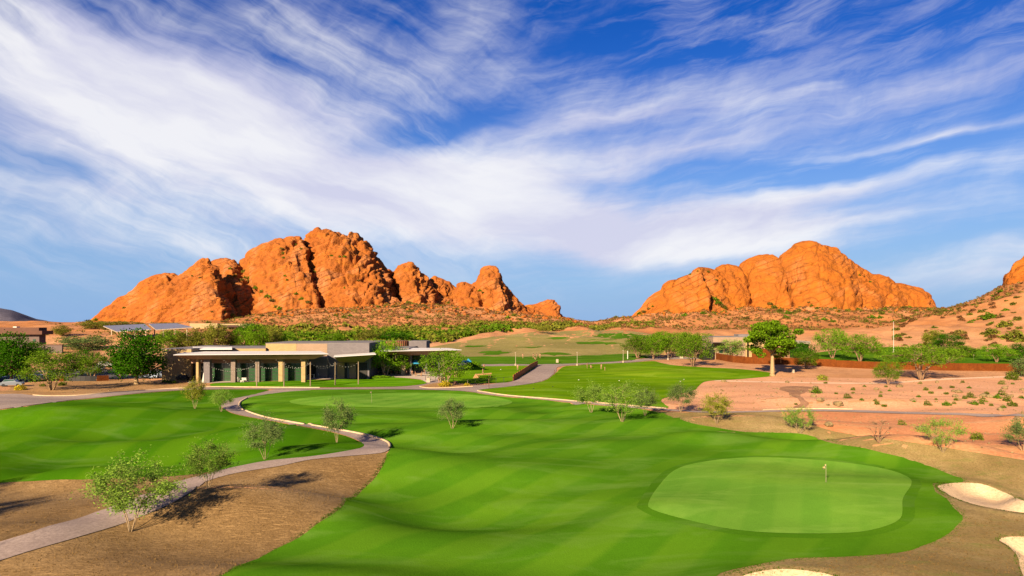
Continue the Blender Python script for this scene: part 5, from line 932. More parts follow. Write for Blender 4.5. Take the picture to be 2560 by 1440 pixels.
# --- right building, left buildings, solar roofs
rb = empty('tan_building', at(1850, 892), 'flat tan building behind the left end of the rust wall', 'building'); d = 240
for a in ((1783, 1864, 843, d, 14, PINKB), (1864.3, 1935, 843, d + 2, 12, TAN)): wall(*a, z0=0, par=rb)
MB().box(X_(1846, 244), X_(1877, 244), 244, 249, 9, Z_(836, 244)).obj('roof_unit', ROOFG, rb); MB().box(X_(1758, 238), X_(1784, 238), 238, 246, 0, Z_(870, 238)).obj('garage', DARK, rb); MB().box(X_(1772, 236), X_(1812, 236), 236, 239.9, Z_(856, 236) - .15, Z_(856, 236)).obj('canopy', MAUVE, rb)
for u in (1798, 1814, 1830): MB().box(X_(u, 239.8), X_(u + 9, 239.8), 239.8, 239.97, Z_(882, 240), Z_(868, 240)).obj('window', gmz, rb)
MB().box(X_(1864, 238.4), X_(1867, 238.4), 238.3, 238.8, 0, Z_(843, 238)).obj('column', TAN, rb); MB().box(X_(1880, 241.8), X_(1930, 241.8), 241.7, 241.97, 1, Z_(872, 242)).obj('panel', RUST, rb)
r2 = empty('shade_pavilion', at(2006, 895), 'white roofed dark pavilion between the tall tree and the tree pair', 'building'); MB().box(X_(1994, 245), X_(2022, 245), 245, 252, 1, Z_(860, 245)).obj('wall', DARK, r2); MB().hexa([(X_(1986, 242), 242, Z_(858, 242)), (X_(2026, 242), 242, Z_(860, 242)), (X_(2026, 253), 253, Z_(856, 242)), (X_(1986, 253), 253, Z_(853, 242))], [(X_(1986, 242), 242, Z_(857, 242)), (X_(2026, 242), 242, Z_(859, 242)), (X_(2026, 253), 253, Z_(855, 242)), (X_(1986, 253), 253, Z_(852, 242))]).obj('roof', PALE, r2)
lb = empty('brown_building', at(30, 878), 'brown roofed low building at the far left', 'building'); d = 285
wall(-90, 98, 836, d, 4, MAUVE, 0, par=lb, roof=False); MB().box(X_(-95, d), X_(113, d), d - 2, d + 5, Z_(836, d) + .003, Z_(827, d)).obj('roof', BROWN, lb); MB().box(X_(-95, d), X_(99, d), d - .5, d + 4.5, Z_(827, d) + .003, Z_(819, d)).obj('parapet', BROWN, lb); MB().box(X_(83, d), X_(89, d), d - .08, d - .003, Z_(854, d), Z_(848, d)).obj('window', gmz, lb)
MB().box(X_(15, d), X_(24, d), d + 4, d + 6, Z_(819, d), Z_(816.5, d)).obj('roof_unit', WHITEP, lb)
w_ = empty('low_wall', at(112, 882), 'low mauve wall with rust cap before the brown building', 'wall'); MB().box(X_(66, 268), X_(155, 268), 268, 268.8, 1, Z_(863, 268)).obj('wall_face', MAUVE, w_); MB().box(X_(65, 268), X_(156, 268), 267.9, 268.9, Z_(863, 268) + .002, Z_(861, 268)).obj('cap', BROWN, w_)
for (u0, u1, v0, d, lab) in ((98, 162, 823, 430, 'pale perimeter wall just right of the brown building'), (188, 262, 824, 430, 'pale perimeter wall left of the solar roofs')): o = MB().box(X_(u0, d), X_(u1, d), d, d + 1, 4, Z_(v0, d)).obj('perimeter_wall', CREAM); props(o, lab, 'wall', 'pale perimeter walls')
cb = empty('cream_building', at(560, 826), 'cream flat-roofed building under the left butte', 'building'); d = 430
wall(474, 543.5, 808.5, d, 14, CREAM, 5, par=cb, roof=False); wall(543.8, 617.5, 809.5, d + 3, 12, CREAM, 5, par=cb, roof=False); wall(617.8, 632, 812, d + 4, 10, MAUVE, 5, par=cb, roof=False)
MB().hexa([(X_(549, 421), 421, Z_(818, 421)), (X_(598, 421), 421, Z_(818, 421)), (X_(598, 432.9), 432.9, Z_(815, 421)), (X_(552, 432.9), 432.9, Z_(815, 421))], [(X_(549, 421), 421, Z_(817, 421)), (X_(598, 421), 421, Z_(817, 421)), (X_(592, 432.9), 432.9, Z_(813, 421)), (X_(556, 432.9), 432.9, Z_(813, 421))]).obj('porch_roof', BROWN, cb)
for u in (568, 586, 596): MB().box(X_(u, 422), X_(u + 2.5, 422), 422, 422.7, 5, Z_(818, 422)).obj('column', CREAM, cb)
for u in (622, 626): MB().box(X_(u, 433.9), X_(u + 2, 433.9), 433.9, 433.97, Z_(821, 434), Z_(818, 434)).obj('window', DARK, cb)
m, nt, out = new_mat('solar_cells'); c_ = objco(nt); bk = nd(nt, 'ShaderNodeTexBrick', in_Scale=1.0); bk.offset = 0.0; nt.links.new(c_, bk.inputs['Vector']); bk.inputs['Brick Width'].default_value = 1.0; bk.inputs['Row Height'].default_value = 1.7; bk.inputs['Mortar Size'].default_value = 0.04
for k, q in (('Color1', (0.085, 0.08, 0.115)), ('Color2', (0.075, 0.07, 0.105)), ('Mortar', (0.16, 0.15, 0.18))): bk.inputs[k].default_value = (*q, 1)
bsdf(nt, out, bk.outputs['Color'], 0.35, None, 0.4); SOLAR = m
for (cs4, lab) in (([(292, 828.5, 315), (378, 822.5, 315), (362, 810, 337), (258, 814.5, 337)], 'larger left solar roof tilted over the parking bays'), ([(390, 823.5, 315), (482, 817.5, 318), (441, 808, 337), (372, 809.5, 337)], 'right solar roof nearer the cream building')):
    q = [pt(*k) for k in cs4]; g = empty('solar_carport', at((cs4[0][0] + cs4[1][0]) / 2, 845), lab, 'solar carport', 'solar roofs over the car park')
    MB().hexa([a - Vector((0, 0, .18)) for a in q], q).obj('panel', SOLAR, g); MB().hexa([a - Vector((0, 0, .45)) for a in q], [a - Vector((0, 0, .185)) for a in q]).obj('frame', PALE, g)
    for s in (0.18, 0.5, 0.82):
        for f_, b_ in ((q[0], q[1]), (q[3], q[2])):
            a = f_.lerp(b_, s); MB().box(a.x - .2, a.x + .2, a.y + .6, a.y + 1.0, float(zfun(a.x, a.y)) - .3, a.z - .40).obj('post', PALE, g)
# --- walls and fences
def panel_wall(name, top, base_off, mat, seg, label, cat, thick=0.12, hgt=None, grp=None, part='panel'):
    w = resample(at_many(smooth(top, False, 6))[:, :2], seg, False); g = empty(name, (w[0][0], w[0][1], float(zfun(*w[0]))), label, cat, grp)
    for a, b in zip(w[:-1], w[1:]):
        t = Vector((b[0] - a[0], b[1] - a[1], 0)).normalized(); n = Vector((-t.y, t.x, 0)) * thick / 2; A = Vector((a[0], a[1], float(zfun(*a)))) + t * .015; B = Vector((b[0], b[1], float(zfun(*b)))) - t * .015
        lo = [A - n, B - n, B + n, A + n]; lo = [q - Vector((0, 0, .4)) for q in lo]; zt_ = max(A.z, B.z) + hgt; hi = [Vector((q.x, q.y, zt_)) for q in lo]; MB().hexa(lo, hi).obj(part, mat, g)
    return g
panel_wall('rust_wall', [(1783, 897), (1849, 908), (1932, 911), (2020, 913), (2090, 918), (2176, 922), (2287, 924.5), (2376, 926.5), (2520, 928), (2640, 931)], 0, RUST, 5.2, 'long rusted steel wall of flat panels curving behind the desert garden', 'wall', 0.12, 2.15)
panel_wall('rust_fence', [(1283, 953), (1310, 935), (1330, 921), (1344, 914)], 0, plain('sunlit_rust', (0.30, 0.095, 0.018), 0.8, 0.2, 1.5), 2.2, 'rusted panel fence beside the sunlit path junction', 'fence', 0.10, 1.5)  # rust brightened for this fence alone, sunlight put into its colour
panel_wall('low_screen', [(148, 953), (160, 953)], 0, RUST, 1.2, 'short rust screen left of the dark gate', 'screen', .1, 1.3, 'rust screens by the car park'); panel_wall('low_screen', [(242, 953), (272, 952)], 0, RUST, 1.6, 'wider rust screen right of the dark gate', 'screen', .1, 1.4, 'rust screens by the car park'); panel_wall('dark_gate', [(163, 953), (240, 953)], 0, BLACK, 3.5, 'dark metal gate between two rust screens', 'gate', .08, 1.3)
def railing(name, px, seg, hgt, mat, label, picket=None):
    w = resample(at_many(smooth(px, False, 6))[:, :2], seg, False); P = [Vector((a, b, float(zfun(a, b)))) for a, b in w]; g = empty(name, P[0], label, 'fence')
    for q in P: MB().box(q.x - .05, q.x + .05, q.y - .05, q.y + .05, q.z - .2, q.z + hgt).obj('post', mat, g)
    for k in ((0.96, 0.08) if not picket else (0.9, 0.2)): MB().tube([q + Vector((0, 0, hgt * k)) for q in P], .035, 4).obj('rail', mat, g)
    if picket:
        mb = MB(); i = np.linspace(0, len(P) - 1.001, picket)
        for s in i: q = P[int(s)].lerp(P[int(s) + 1], s % 1); mb.box(q.x - .09, q.x + .09, q.y - .1, q.y - .05, q.z, q.z + hgt * 1.05)
        mb.obj('pickets', mat, g)
railing('railing', [(1064, 950), (1092, 951), (1127, 958), (1190, 960), (1240, 957), (1282, 953.5)], 2.6, 1.25, BLACK, 'thin black railing round the play lawn')
railing('picket_fence', [(175, 897), (210, 892), (247, 888)], 4, 1.9, BROWN, 'brown picket fence left of the tall dense tree', 30)
# --- lamps, poles and string lights
def lathe_obj(nm, prof, mat, par, n=10): return link(nm, MB().lathe(prof, 0, 0, n).mesh(nm, mat, False), par)
def lamp(u, v, top, label, mat=PALE, grp='lamp posts along the path'):
    p = at(u, v); h_ = (v - top) * p.y / F; g = empty('lamp_post', p, label, 'lamp post', grp)
    lathe_obj('base', [(.30, -.2), (.30, .62), (.22, .66), (.02, .66)], PALE, g); lathe_obj('pole', [(.075, .6), (.055, h_ - .2)], mat, g); lathe_obj('lamp_head', [(.08, h_ - .22), (.26, h_ - .16), (.26, h_ - .02), (.05, h_)], mat, g)
for a in ((1289, 914.5, 881, 'white lamp post behind the play lawn'), (1443, 914.5, 880, 'white lamp post between range turf and practice lawn'), (1558, 907, 875, 'white lamp post beside the first tree of the row'), (1670, 900, 880, 'short lamp post in front of the tree row'), (1766, 898, 864, 'dark lamp post by the garage opening', BLACK)): lamp(*a)
p = at(2234, 881); g = empty('flagpole', p, 'very tall white bare pole on the far lawn behind the rust wall', 'pole'); hh = 76 * p.y / F; lathe_obj('pole', [(.09, -.2), (.05, hh)], WHITEP, g); lathe_obj('finial', [(.02, hh), (.14, hh + .1), (.02, hh + .22)], WHITEP, g); lathe_obj('base', [(.5, -.1), (.5, .25), (.05, .27)], PALE, g)
BULB = bpy.data.materials.new('warm_bulb'); BULB.use_nodes = True; b_ = BULB.node_tree.nodes['Principled BSDF']; b_.inputs['Base Color'].default_value = (.30, .28, .24, 1); b_.inputs['Emission Color'].default_value = (1, .86, .62, 1); b_.inputs['Emission Strength'].default_value = 0.12
TIMB = plain('grey_timber_pole', (0.16, 0.12, 0.075), 0.9, 0.2, 3); poles = []
for i, (u, v, t, wh) in enumerate(((642, 968, 907, 'leftmost'), (710, 967, 905, 'second'), (776, 966, 905, 'middle'), (838, 963, 905, 'fourth'), (896, 961, 904, 'rightmost'))):
    p = at(u, v); h_ = (v - t) * p.y / F; g = empty('light_pole', p, wh + ' of the five timber poles holding string lights on the patio lawn', 'pole', 'string light poles on the patio lawn'); lathe_obj('pole', [(.15, -.3), (.12, h_)], TIMB, g, 8); lathe_obj('cap', [(.13, h_), (.13, h_ + .06), (.02, h_ + .08)], BLACK, g, 8); poles.append(p + Vector((0, 0, h_ - .15)))
me_b = MB().lathe([(.015, .07), (.038, .03), (.042, -.02), (.028, -.05), (.01, -.06)], 0, 0, 6).mesh('bulb', BULB, True)
anch = [pt(u, v, 168.3) for u, v in ((500, 899), (558, 897.5), (625, 897), (688, 896.5), (748, 895.5))]
SL = [(anch[0], poles[0], 'canopy left end to the leftmost pole'), (anch[1], poles[0], 'canopy to the leftmost pole, second strand'), (anch[2], poles[1], 'canopy to the second pole'), (anch[3], poles[2], 'canopy to the middle pole'), (anch[4], poles[3], 'canopy right end to the fourth pole'), (poles[0], poles[1], 'leftmost pole to the second pole'), (poles[1], poles[2], 'second pole to the middle pole'), (poles[2], poles[3], 'middle pole to the fourth pole'), (poles[3], poles[4], 'fourth pole to the rightmost pole'), (pt(818, 893, 176), poles[3], 'grey wall to the fourth pole')]
for a, b, lab in SL:
    L_ = (b - a).length; pts = [a.lerp(b, t) - Vector((0, 0, 4 * t * (1 - t) * (0.09 * L_ + .5))) for t in np.linspace(0, 1, 15)]; g = empty('string_lights', a, 'strand of round bulbs sagging from ' + lab, 'string lights', 'string lights over the patio')
    MB().tube(pts, .018, 3).obj('wire', BLACK, g); n = max(8, int(L_ / 0.75))
    for k in range(n): t = (k + .5) / n; q = a.lerp(b, t) - Vector((0, 0, 4 * t * (1 - t) * (0.09 * L_ + .5) + .12)); o = link('bulb', me_b, g, q - a)
# --- golf flags
ck = bpy.data.materials.new('checkered_cloth'); ck.use_nodes = True; nt = ck.node_tree; c_ = nt.nodes.new('ShaderNodeTexChecker'); c_.inputs['Color1'].default_value = (.30, .26, .10, 1); c_.inputs['Color2'].default_value = (.015, .015, .015, 1); c_.inputs['Scale'].default_value = 5.5; tc_ = nt.nodes.new('ShaderNodeTexCoord'); nt.links.new(tc_.outputs['Object'], c_.inputs[0]); nt.links.new(c_.outputs[0], nt.nodes['Principled BSDF'].inputs['Base Color'])
def flag(u, v, h_px, label, side, droop, yellow=False):
    p = at(u, v); h_ = h_px * p.y / F; g = empty('flagstick', p, label, 'flagstick', None); lathe_obj('pole', [(.015, -.1), (.012, h_)], PALE, g, 6); lathe_obj('cup', [(.06, .085), (.06, .104), (.01, .105)], BLACK, g, 10)
    nx, nz = 10, 6; V = []; fw, fh = .32, .30
    for j in range(nz + 1):
        for i in range(nx + 1): t = i / nx; V.append((side * fw * t * (1 - .45 * droop), .07 * math.sin(7 * t + j * .3), h_ - .03 - fh * j / nz - droop * .35 * t ** 1.4))
    f = [(j * (nx + 1) + i, j * (nx + 1) + i + 1, (j + 1) * (nx + 1) + i + 1, (j + 1) * (nx + 1) + i) for j in range(nz) for i in range(nx)]
    me = bpy.data.meshes.new('flag'); me.from_pydata(V, [], f); me.update(); me.materials.append(ck); o = link('flag', me, g); s = o.modifiers.new('thickness', 'SOLIDIFY'); s.thickness = .012
flag(2065, 1208, 48, 'flagstick with small checkered flag on the large right green', -1, .55); flag(929, 1008, 30, 'flagstick with checkered flag on the green before the clubhouse', -1, .2); flag(2434, 900, 14, 'flagstick on the far lawn behind the rust wall', 1, .3)
# --- patio furniture and small things
def chair_meshes():
    seat = MB(); back = MB(); legs = []
    for k in range(4): seat.box(-.5, .5, -.42 + k * .22, -.25 + k * .22, .42, .47)
    seat.box(-.5, -.44, -.42, .42, .36, .43).box(.44, .5, -.42, .42, .36, .43)
    for k in range(4): back.box(-.5, .5, .40 + k * .03, .45 + k * .03, .52 + k * .14, .62 + k * .14)
    arm = lambda s: MB().box(s * .55 - .06, s * .55 + .06, -.45, .46, .66, .71)
    leg = lambda sx, sy: MB().box(sx * .53 - .04, sx * .53 + .04, sy * .42 - .04, sy * .42 + .04, 0, .66 if sy < 0 else 1.06)
    return [('seat', seat), ('backrest', back)] + [('arm', arm(s)) for s in (-1, 1)] + [('leg', leg(a, b)) for a in (-1, 1) for b in (-1, 1)]
CH = [(n_, m_.mesh(n_, WHITEP)) for n_, m_ in chair_meshes()]
for (u, v, rz, lab) in ((598, 953, 2.2, 'white slatted lounge chair at the left end of the patio furniture'), (612, 955, 3.1, 'white slatted chair beside the left low table'), (629, 953, -2.3, 'white slatted chair facing the left low table'), (651, 952, 2.6, 'white slatted chair alone between left and right groups'), (703, 950, 3.0, 'white slatted chair in front of the tan column'), (716, 950, -2.6, 'white slatted chair touching the second light pole'), (746, 949, 2.4, 'white slatted chair left in the group by the last column'), (761, 949, -2.4, 'white slatted chair right in the group by the last column'), (795, 944, 2.8, 'grey-white chair before the grey wall'), (821, 941, 3.1, 'white chair alone near the grey block corner')):
    g = empty('patio_chair', at(u, v) + Vector((0, 0, .06)), lab, 'chair', 'white patio chairs', rz)
    for n_, me in CH: link(n_, me, g)
def table(u, v, w, h_, mat, lab, grp=None):
    g = empty('patio_table', at(u, v) + Vector((0, 0, .06)), lab, 'table', grp); link('table_top', MB().box(-w / 2, w / 2, -.4, .4, h_ - .07, h_).mesh('table_top', mat), g)
    for a in (-1, 1):
        for b in (-1, 1): link('leg', MB().box(a * (w / 2 - .08) - .05, a * (w / 2 - .08) + .05, b * .33 - .05, b * .33 + .05, 0, h_ - .072).mesh('leg', mat), g)
for a in ((606, 956, .8, .45, WHITEP, 'low white table among the left patio chairs'), (735, 949, .8, .45, WHITEP, 'low white table among the right patio chairs'), (779, 947, 1.5, 1.1, WHITEP, 'tall white bar table behind the middle light pole'), (952, 935, 1.8, .78, WOOD, 'wooden dining table left of the leaning trunk', 'dining tables on the patio'), (985, 936, 1.8, .78, WOOD, 'wooden dining table right of the leaning trunk', 'dining tables on the patio'), (1010, 937, 1.6, .78, WOOD, 'wooden dining table near the lit column', 'dining tables on the patio'), (1046, 941, 1.8, .78, WOOD, 'wooden dining table at the patio edge', 'dining tables on the patio')): table(*a)
for (u, v, lab) in ((628, 951, 'patio heater with round hood left of the first pole'), (668, 950, 'patio heater between the first and second poles'), (729, 948, 'patio heater in front of the fourth glass door'), (763, 947, 'patio heater by the last column')):
    g = empty('patio_heater', at(u, v) + Vector((0, 0, .06)), lab, 'patio heater', 'patio heaters'); lathe_obj('base', [(.25, 0), (.25, .7), (.05, .75)], WHITEP, g); lathe_obj('pole', [(.04, .7), (.04, 2.9)], WHITEP, g); lathe_obj('hood', [(.5, 2.9), (.45, 2.95), (.08, 3.1), (.02, 3.11)], WHITEP, g, 14)
BLUE = plain('blue_canvas', (0.02, 0.20, 0.38), 0.8, 0.1, 3); PBLUE = plain('pale_blue_canvas', (0.22, 0.36, 0.42), 0.8, 0.1, 3)
for (u, v, top, w, m_, lab) in ((1039, 935, 900, 25, BLUE, 'bright blue open umbrella right of the patio tree'), (968, 937, 904, 25, PBLUE, 'blue umbrella half hidden behind the leaning patio tree'), (914, 939, 908, 20, PBLUE, 'pale blue umbrella at the left edge of the patio tree'), (1171, 916, 897, 20, BLUE, 'blue umbrella right of the tree in the planting bed'), (1160, 915, 900, 18, PBLUE, 'pale umbrella behind the tree in the planting bed')):
    p = at(u, v) + Vector((0, 0, .05)); s = p.y / F; h_ = (v - top) * s; r_ = w * s / 2; g = empty('umbrella', p, lab, 'umbrella', 'patio umbrellas'); lathe_obj('pole', [(.05, 0), (.04, h_)], BLACK, g, 8); lathe_obj('base', [(.4, 0), (.4, .1), (.06, .14)], BLACK, g); lathe_obj('canopy', [(r_, h_ - 1.05), (r_ * .98, h_ - .95), (r_ * .45, h_ - .38), (.05, h_ - .02), (.02, h_ - .02)], m_, g, 8)
p = at(583, 952); g = empty('closed_umbrella', p, 'folded dark umbrella against the second column', 'umbrella'); lathe_obj('pole', [(.05, 0), (.04, 3.4)], BLACK, g, 8); lathe_obj('folded_canopy', [(.12, 1.2), (.26, 1.5), (.16, 2.6), (.05, 3.3)], plain('dark_canvas', (.03, .045, .05), .9), g, 10)
for (u, v, w, h_, m_, lab, nm, ct) in ((877, 938, 9, 9, PALE, 'pale round planter under the second canopy', 'planter', 'planter'), (909, 936, 9, 9, PALE, 'pale planter at the left of the patio tree', 'planter', 'planter'), (1071, 956, 9, 12, PALE, 'pale square bin at the corner of the patio lawn', 'litter_bin', 'bin'), (1139, 962, 9, 9, BROWN, 'brown box bin beside the planting bed', 'litter_bin', 'bin'), (1393, 907, 6, 9, PALE, 'pale upright sign box on the range turf', 'sign_box', 'sign'), (1983, 932, 5, 8, PALE, 'pale bollard bin right of the tall shade tree', 'litter_bin', 'bin'), (1703, 896, 9, 5, PALE, 'low pale stone block beside the tree row', 'stone_block', 'block'), (1569, 898, 3, 20, WHITEP, 'white marker post left of the tree row', 'marker_post', 'post'), (1222, 970, 2.6, 22, BROWN, 'rusty brown post at the path junction', 'marker_post', 'post'), (1386, 937, 2.6, 11, BROWN, 'short brown sign post where the path bends', 'sign_post', 'post'), (1169, 962, 3, 11, PALE, 'small pale carved post by the low yellow bush', 'carved_post', 'post')):
    p = at(u, v); s = p.y / F; a = w * s / 2; z = h_ * s; g = empty(nm, p, lab, ct)
    if ct == 'planter': lathe_obj('pot', [(a * .75, 0), (a, z * .9), (a, z), (a * .85, z), (a * .8, z * .9)], m_, g, 14); lathe_obj('soil', [(a * .82, z * .88), (.02, z * .9)], BROWN, g)
    elif ct == 'post': link('post', MB().box(-a / 2, a / 2, -a / 2, a / 2, -.2, z).mesh('post', m_), g); link('cap', MB().box(-a * .75, a * .75, -a * .75, a * .75, z + .002, z + .12).mesh('cap', m_), g)
    else: link('body', MB().hexa([(-a, -a, -.1), (a, -a, -.1), (a, a, -.1), (-a, a, -.1)], [(-a * .92, -a * .92, z * .9), (a * .92, -a * .92, z * .9), (a * .92, a * .92, z * .9), (-a * .92, a * .92, z * .9)]).mesh('body', m_), g); link('lid', MB().box(-a, a, -a, a, z * .9 + .003, z).mesh('lid', m_), g)
g = empty('climbing_beam', at(1210, 944), 'tan timber climbing beam on trestle legs on the play lawn', 'play equipment', None, 0.15); link('beam', MB().hexa([(-2.1, -.2, .6), (2.0, -.2, .9), (2.0, .2, .9), (-2.1, .2, .6)], [(-2.1, -.2, .95), (2.0, -.2, 1.25), (2.0, .2, 1.25), (-2.1, .2, .95)]).mesh('beam', WOOD), g)
for x in (-1.6, -1.2, 1.2, 1.6): link('leg', MB().tube([(x * 1.12, -.3 if x > 0 else .3, -.1), (x, 0, .8)], .09, 6).mesh('leg', WOOD), g)
g = empty('climbing_frame', at(1190, 945), 'small tan timber trestle left of the climbing beam', 'play equipment'); link('frame', MB().hexa([(-.8, -.5, 0), (.8, -.5, 0), (.8, .5, 0), (-.8, .5, 0)], [(-.15, -.4, 1.1), (.15, -.4, 1.1), (.15, .4, 1.1), (-.15, .4, 1.1)]).mesh('frame', WOOD), g)
for i, (u, v) in enumerate(((1458, 1001), (1382, 968), (1334, 973), (1447, 951), (1548, 953), (1701, 955), (1710, 950), (1252, 925))): p = at(u, v); o = MB().lathe([(.10, .06), (.14, .14), (.10, .22), (.02, .24)], 0, 0, 8).obj('tee_marker', BLACK if i in (1, 2) else WHITEP, None, True); o.location = p; props(o, 'small dark tee marker on the practice lawn' if i in (1, 2) else 'tiny white ball marker on the lawn grass', 'marker', 'dark tee markers' if i in (1, 2) else 'white lawn markers')
# --- cars
def car_meshes():
    prof = [(-2.2, .35), (-2.25, .75), (-2.1, .98), (-1.75, 1.05), (-1.25, 1.62), (.55, 1.66), (1.15, 1.10), (2.0, .95), (2.22, .7), (2.2, .35)]; V = []; n = len(prof)
    for y, sx in ((-.92, 1), (-.80, 1), (.80, 1), (.92, 1)):
        for (x, z) in prof: k = 1 if abs(y) > .85 else 1; V.append((x, y * (0.82 if z > 1.2 else 1.0), z if abs(y) < .85 else min(z, 1.6) - (.04 if z > 1 else 0)))
    f = [(j * n + i, j * n + (i + 1) % n, (j + 1) * n + (i + 1) % n, (j + 1) * n + i) for j in range(3) for i in range(n)] + [tuple(range(n))[::-1], tuple(3 * n + i for i in range(n))]
    body = MB().add(V, f); win = MB().hexa([(-1.62, -.90, 1.06), (1.02, -.90, 1.06), (1.02, .90, 1.06), (-1.62, .90, 1.06)], [(-1.2, -.775, 1.56), (.5, -.775, 1.56), (.5, .775, 1.56), (-1.2, .775, 1.56)])
    wh = []
    for x in (-1.4, 1.4):
        for s in (-1, 1): wh.append(MB().tube([(x, s * .72, .34), (x, s * .95, .34)], .34, 14))
    return body, win, wh
CB = car_meshes(); cm_win = CB[1].mesh('window', gmz); cm_wh = [w.mesh('wheel', BLACK) for w in CB[2]]
hl = MB().box(2.16, 2.26, -.8, -.5, .68, .84).mesh('headlight', WHITEP); hl2 = MB().box(2.16, 2.26, .5, .8, .68, .84).mesh('headlight', WHITEP)
for (u, v, rz, col, lab) in ((8, 958, 1.2, (.02, .035, .10), 'dark blue car at the left edge under the big dark tree'), (30, 966, .3, (.12, .14, .17), 'grey car partly hidden at the left edge'), (58, 955, 1.3, (.10, .12, .18), 'slate grey car behind the yellow flowering bush'), (86, 952, 1.2, (.015, .03, .13), 'deep blue car left of the forked tan trunk'), (108, 952, 1.4, (.30, .31, .33), 'silver car directly behind the forked tan trunk'), (374, 946, .1, (.20, .26, .36), 'pale blue car right of the dense tree trunk'), (396, 945, .15, (.12, .16, .24), 'blue-grey car against the clubhouse left wall'), (240, 926, .2, (.10, .11, .14), 'dark car behind the low rust screens'), (262, 917, .3, (.35, .35, .36), 'white car glimpsed between the car park trees')):
    g = empty('parked_car', at(u, v), lab, 'car', 'cars in the car park', rz); link('body', CB[0].mesh('body', plain('paint_%d' % u, col, .25, .02, 1, spec=.5)), g); link('window', cm_win, g); link('headlight', hl, g); link('headlight', hl2, g)
    for w in cm_wh: link('wheel', w, g)
# ------------------------------------------------------------------ people
SKIN = plain('skin', (.26, .14, .085), .6, .05); HAIR = plain('dark_hair', (.03, .02, .015), .7, .1)
def person_mesh(pose):
    """one continuous skinned body; joints in metres"""
    J = {'pel': (0, 0, .95), 'wst': (0, 0, 1.10), 'chs': (0, 0.01, 1.32), 'nek': (0, 0, 1.49), 'hd0': (0, -.01, 1.58), 'hd1': (0, -.01, 1.72)}
    for s, k in ((-1, 'l'), (1, 'r')): J.update({'sh' + k: (s * .19, 0, 1.42), 'el' + k: (s * .25, .02, 1.14), 'wr' + k: (s * .24, -.08, .92), 'ha' + k: (s * .23, -.10, .82), 'hp' + k: (s * .10, 0, .90), 'kn' + k: (s * .11, -.02, .50), 'an' + k: (s * .11, .02, .09), 'to' + k: (s * .12, -.14, .04)})
    if pose == 'walk': J.update(knl=(-.11, -.18, .52), anl=(-.11, -.22, .10), tol=(-.12, -.38, .06), knr=(.11, .08, .50), anr=(.11, .34, .14), tor=(.12, .22, .04), ell=(-.25, .14, 1.16), wrl=(-.23, .20, .95), hal=(-.22, .20, .86), elr=(.25, -.10, 1.16), wrr=(.22, -.30, 1.02), har=(.21, -.37, .97))
    if pose == 'putt':
        for k in ('chs', 'nek', 'hd0', 'hd1', 'shl', 'shr'): x, y, z = J[k]; J[k] = (x, y - (z - .95) * .55, z - (z - .95) * .14)
        J.update(ell=(-.20, -.38, 1.02), elr=(.20, -.38, 1.02), wrl=(-.05, -.44, .82), wrr=(.05, -.42, .86), hal=(-.01, -.44, .74), har=(.02, -.45, .77))
    if pose in ('sit', 'crouch'):
        dz = -.42 if pose == 'sit' else -.62
        for k in J:
            if k[:2] in ('pe', 'ws', 'ch', 'ne', 'hd', 'sh', 'el', 'wr', 'ha', 'hp'): x, y, z = J[k]; J[k] = (x, y, z + dz)
        for s, k in ((-1, 'l'), (1, 'r')):
            J['kn' + k] = (s * .14, -.44, .52); J['an' + k] = (s * .13, -.40 if pose == 'sit' else -.20, .09); J['to' + k] = (s * .14, -.54 if pose == 'sit' else -.36, .04); J['el' + k] = (s * .25, -.14, .78 if pose == 'sit' else .62); J['wr' + k] = (s * .16, -.36, .74 if pose == 'sit' else .56); J['ha' + k] = (s * .12, -.44, .74 if pose == 'sit' else .54)
    R = dict(pel=.135, wst=.125, chs=.15, nek=.055, hd0=.085, hd1=.088, sh=.065, el=.045, wr=.03, ha=.035, hp=.09, kn=.058, an=.042, to=.04)
    E = [('pel', 'wst'), ('wst', 'chs'), ('chs', 'nek'), ('nek', 'hd0'), ('hd0', 'hd1')]
    for k in 'lr': E += [('chs', 'sh' + k), ('sh' + k, 'el' + k), ('el' + k, 'wr' + k), ('wr' + k, 'ha' + k), ('pel', 'hp' + k), ('hp' + k, 'kn' + k), ('kn' + k, 'an' + k), ('an' + k, 'to' + k)]
    names = list(J); me = bpy.data.meshes.new('body'); me.from_pydata([J[k] for k in names], [(names.index(a), names.index(b)) for a, b in E], []); o = bpy.data.objects.new('body', me); COL.objects.link(o)
    o.modifiers.new('skin', 'SKIN'); sv = me.skin_vertices[0].data
    for i, k in enumerate(names): r = R.get(k, R.get(k[:2], .05)); sv[i].radius = (r, r)
    sv[names.index('pel')].use_root = True; ss = o.modifiers.new('sub', 'SUBSURF'); ss.levels = 1; ss.render_levels = 1
    dg = bpy.context.evaluated_depsgraph_get(); m2 = bpy.data.meshes.new_from_object(o.evaluated_get(dg)); bpy.data.objects.remove(o); m2.name = 'body'
    for _ in range(4): m2.materials.append(SKIN)
    seg = [(a, b) for a, b in E]; Jv = {k: Vector(J[k]) for k in J}
    def dist(p, a, b): ab = b - a; t = max(0, min(1, (p - a).dot(ab) / ab.length_squared)); return (p - a - ab * t).length
    for pl in m2.polygons:
        c = pl.center; a, b = min(seg, key=lambda e: dist(c, Jv[e[0]], Jv[e[1]])); k = b[:2]
        pl.material_index = 1 if k in ('ws', 'ch', 'ne', 'sh', 'el') else 2 if k in ('hp', 'kn') else 3 if k == 'to' else 0; pl.use_smooth = True
    h = Jv['hd1']; hm = MB().lathe([(.06, .14), (.10, .09), (.112, .02), (.10, -.05), (.06, -.08)], 0, 0, 12)
    hm.v = [(x + h.x, y + h.y + .025, z + h.z - .01) for x, y, z in hm.v]; return m2, hm.mesh('hair', HAIR, True)
PM = {k: person_mesh(k) for k in ('stand', 'walk', 'putt', 'sit', 'crouch')}
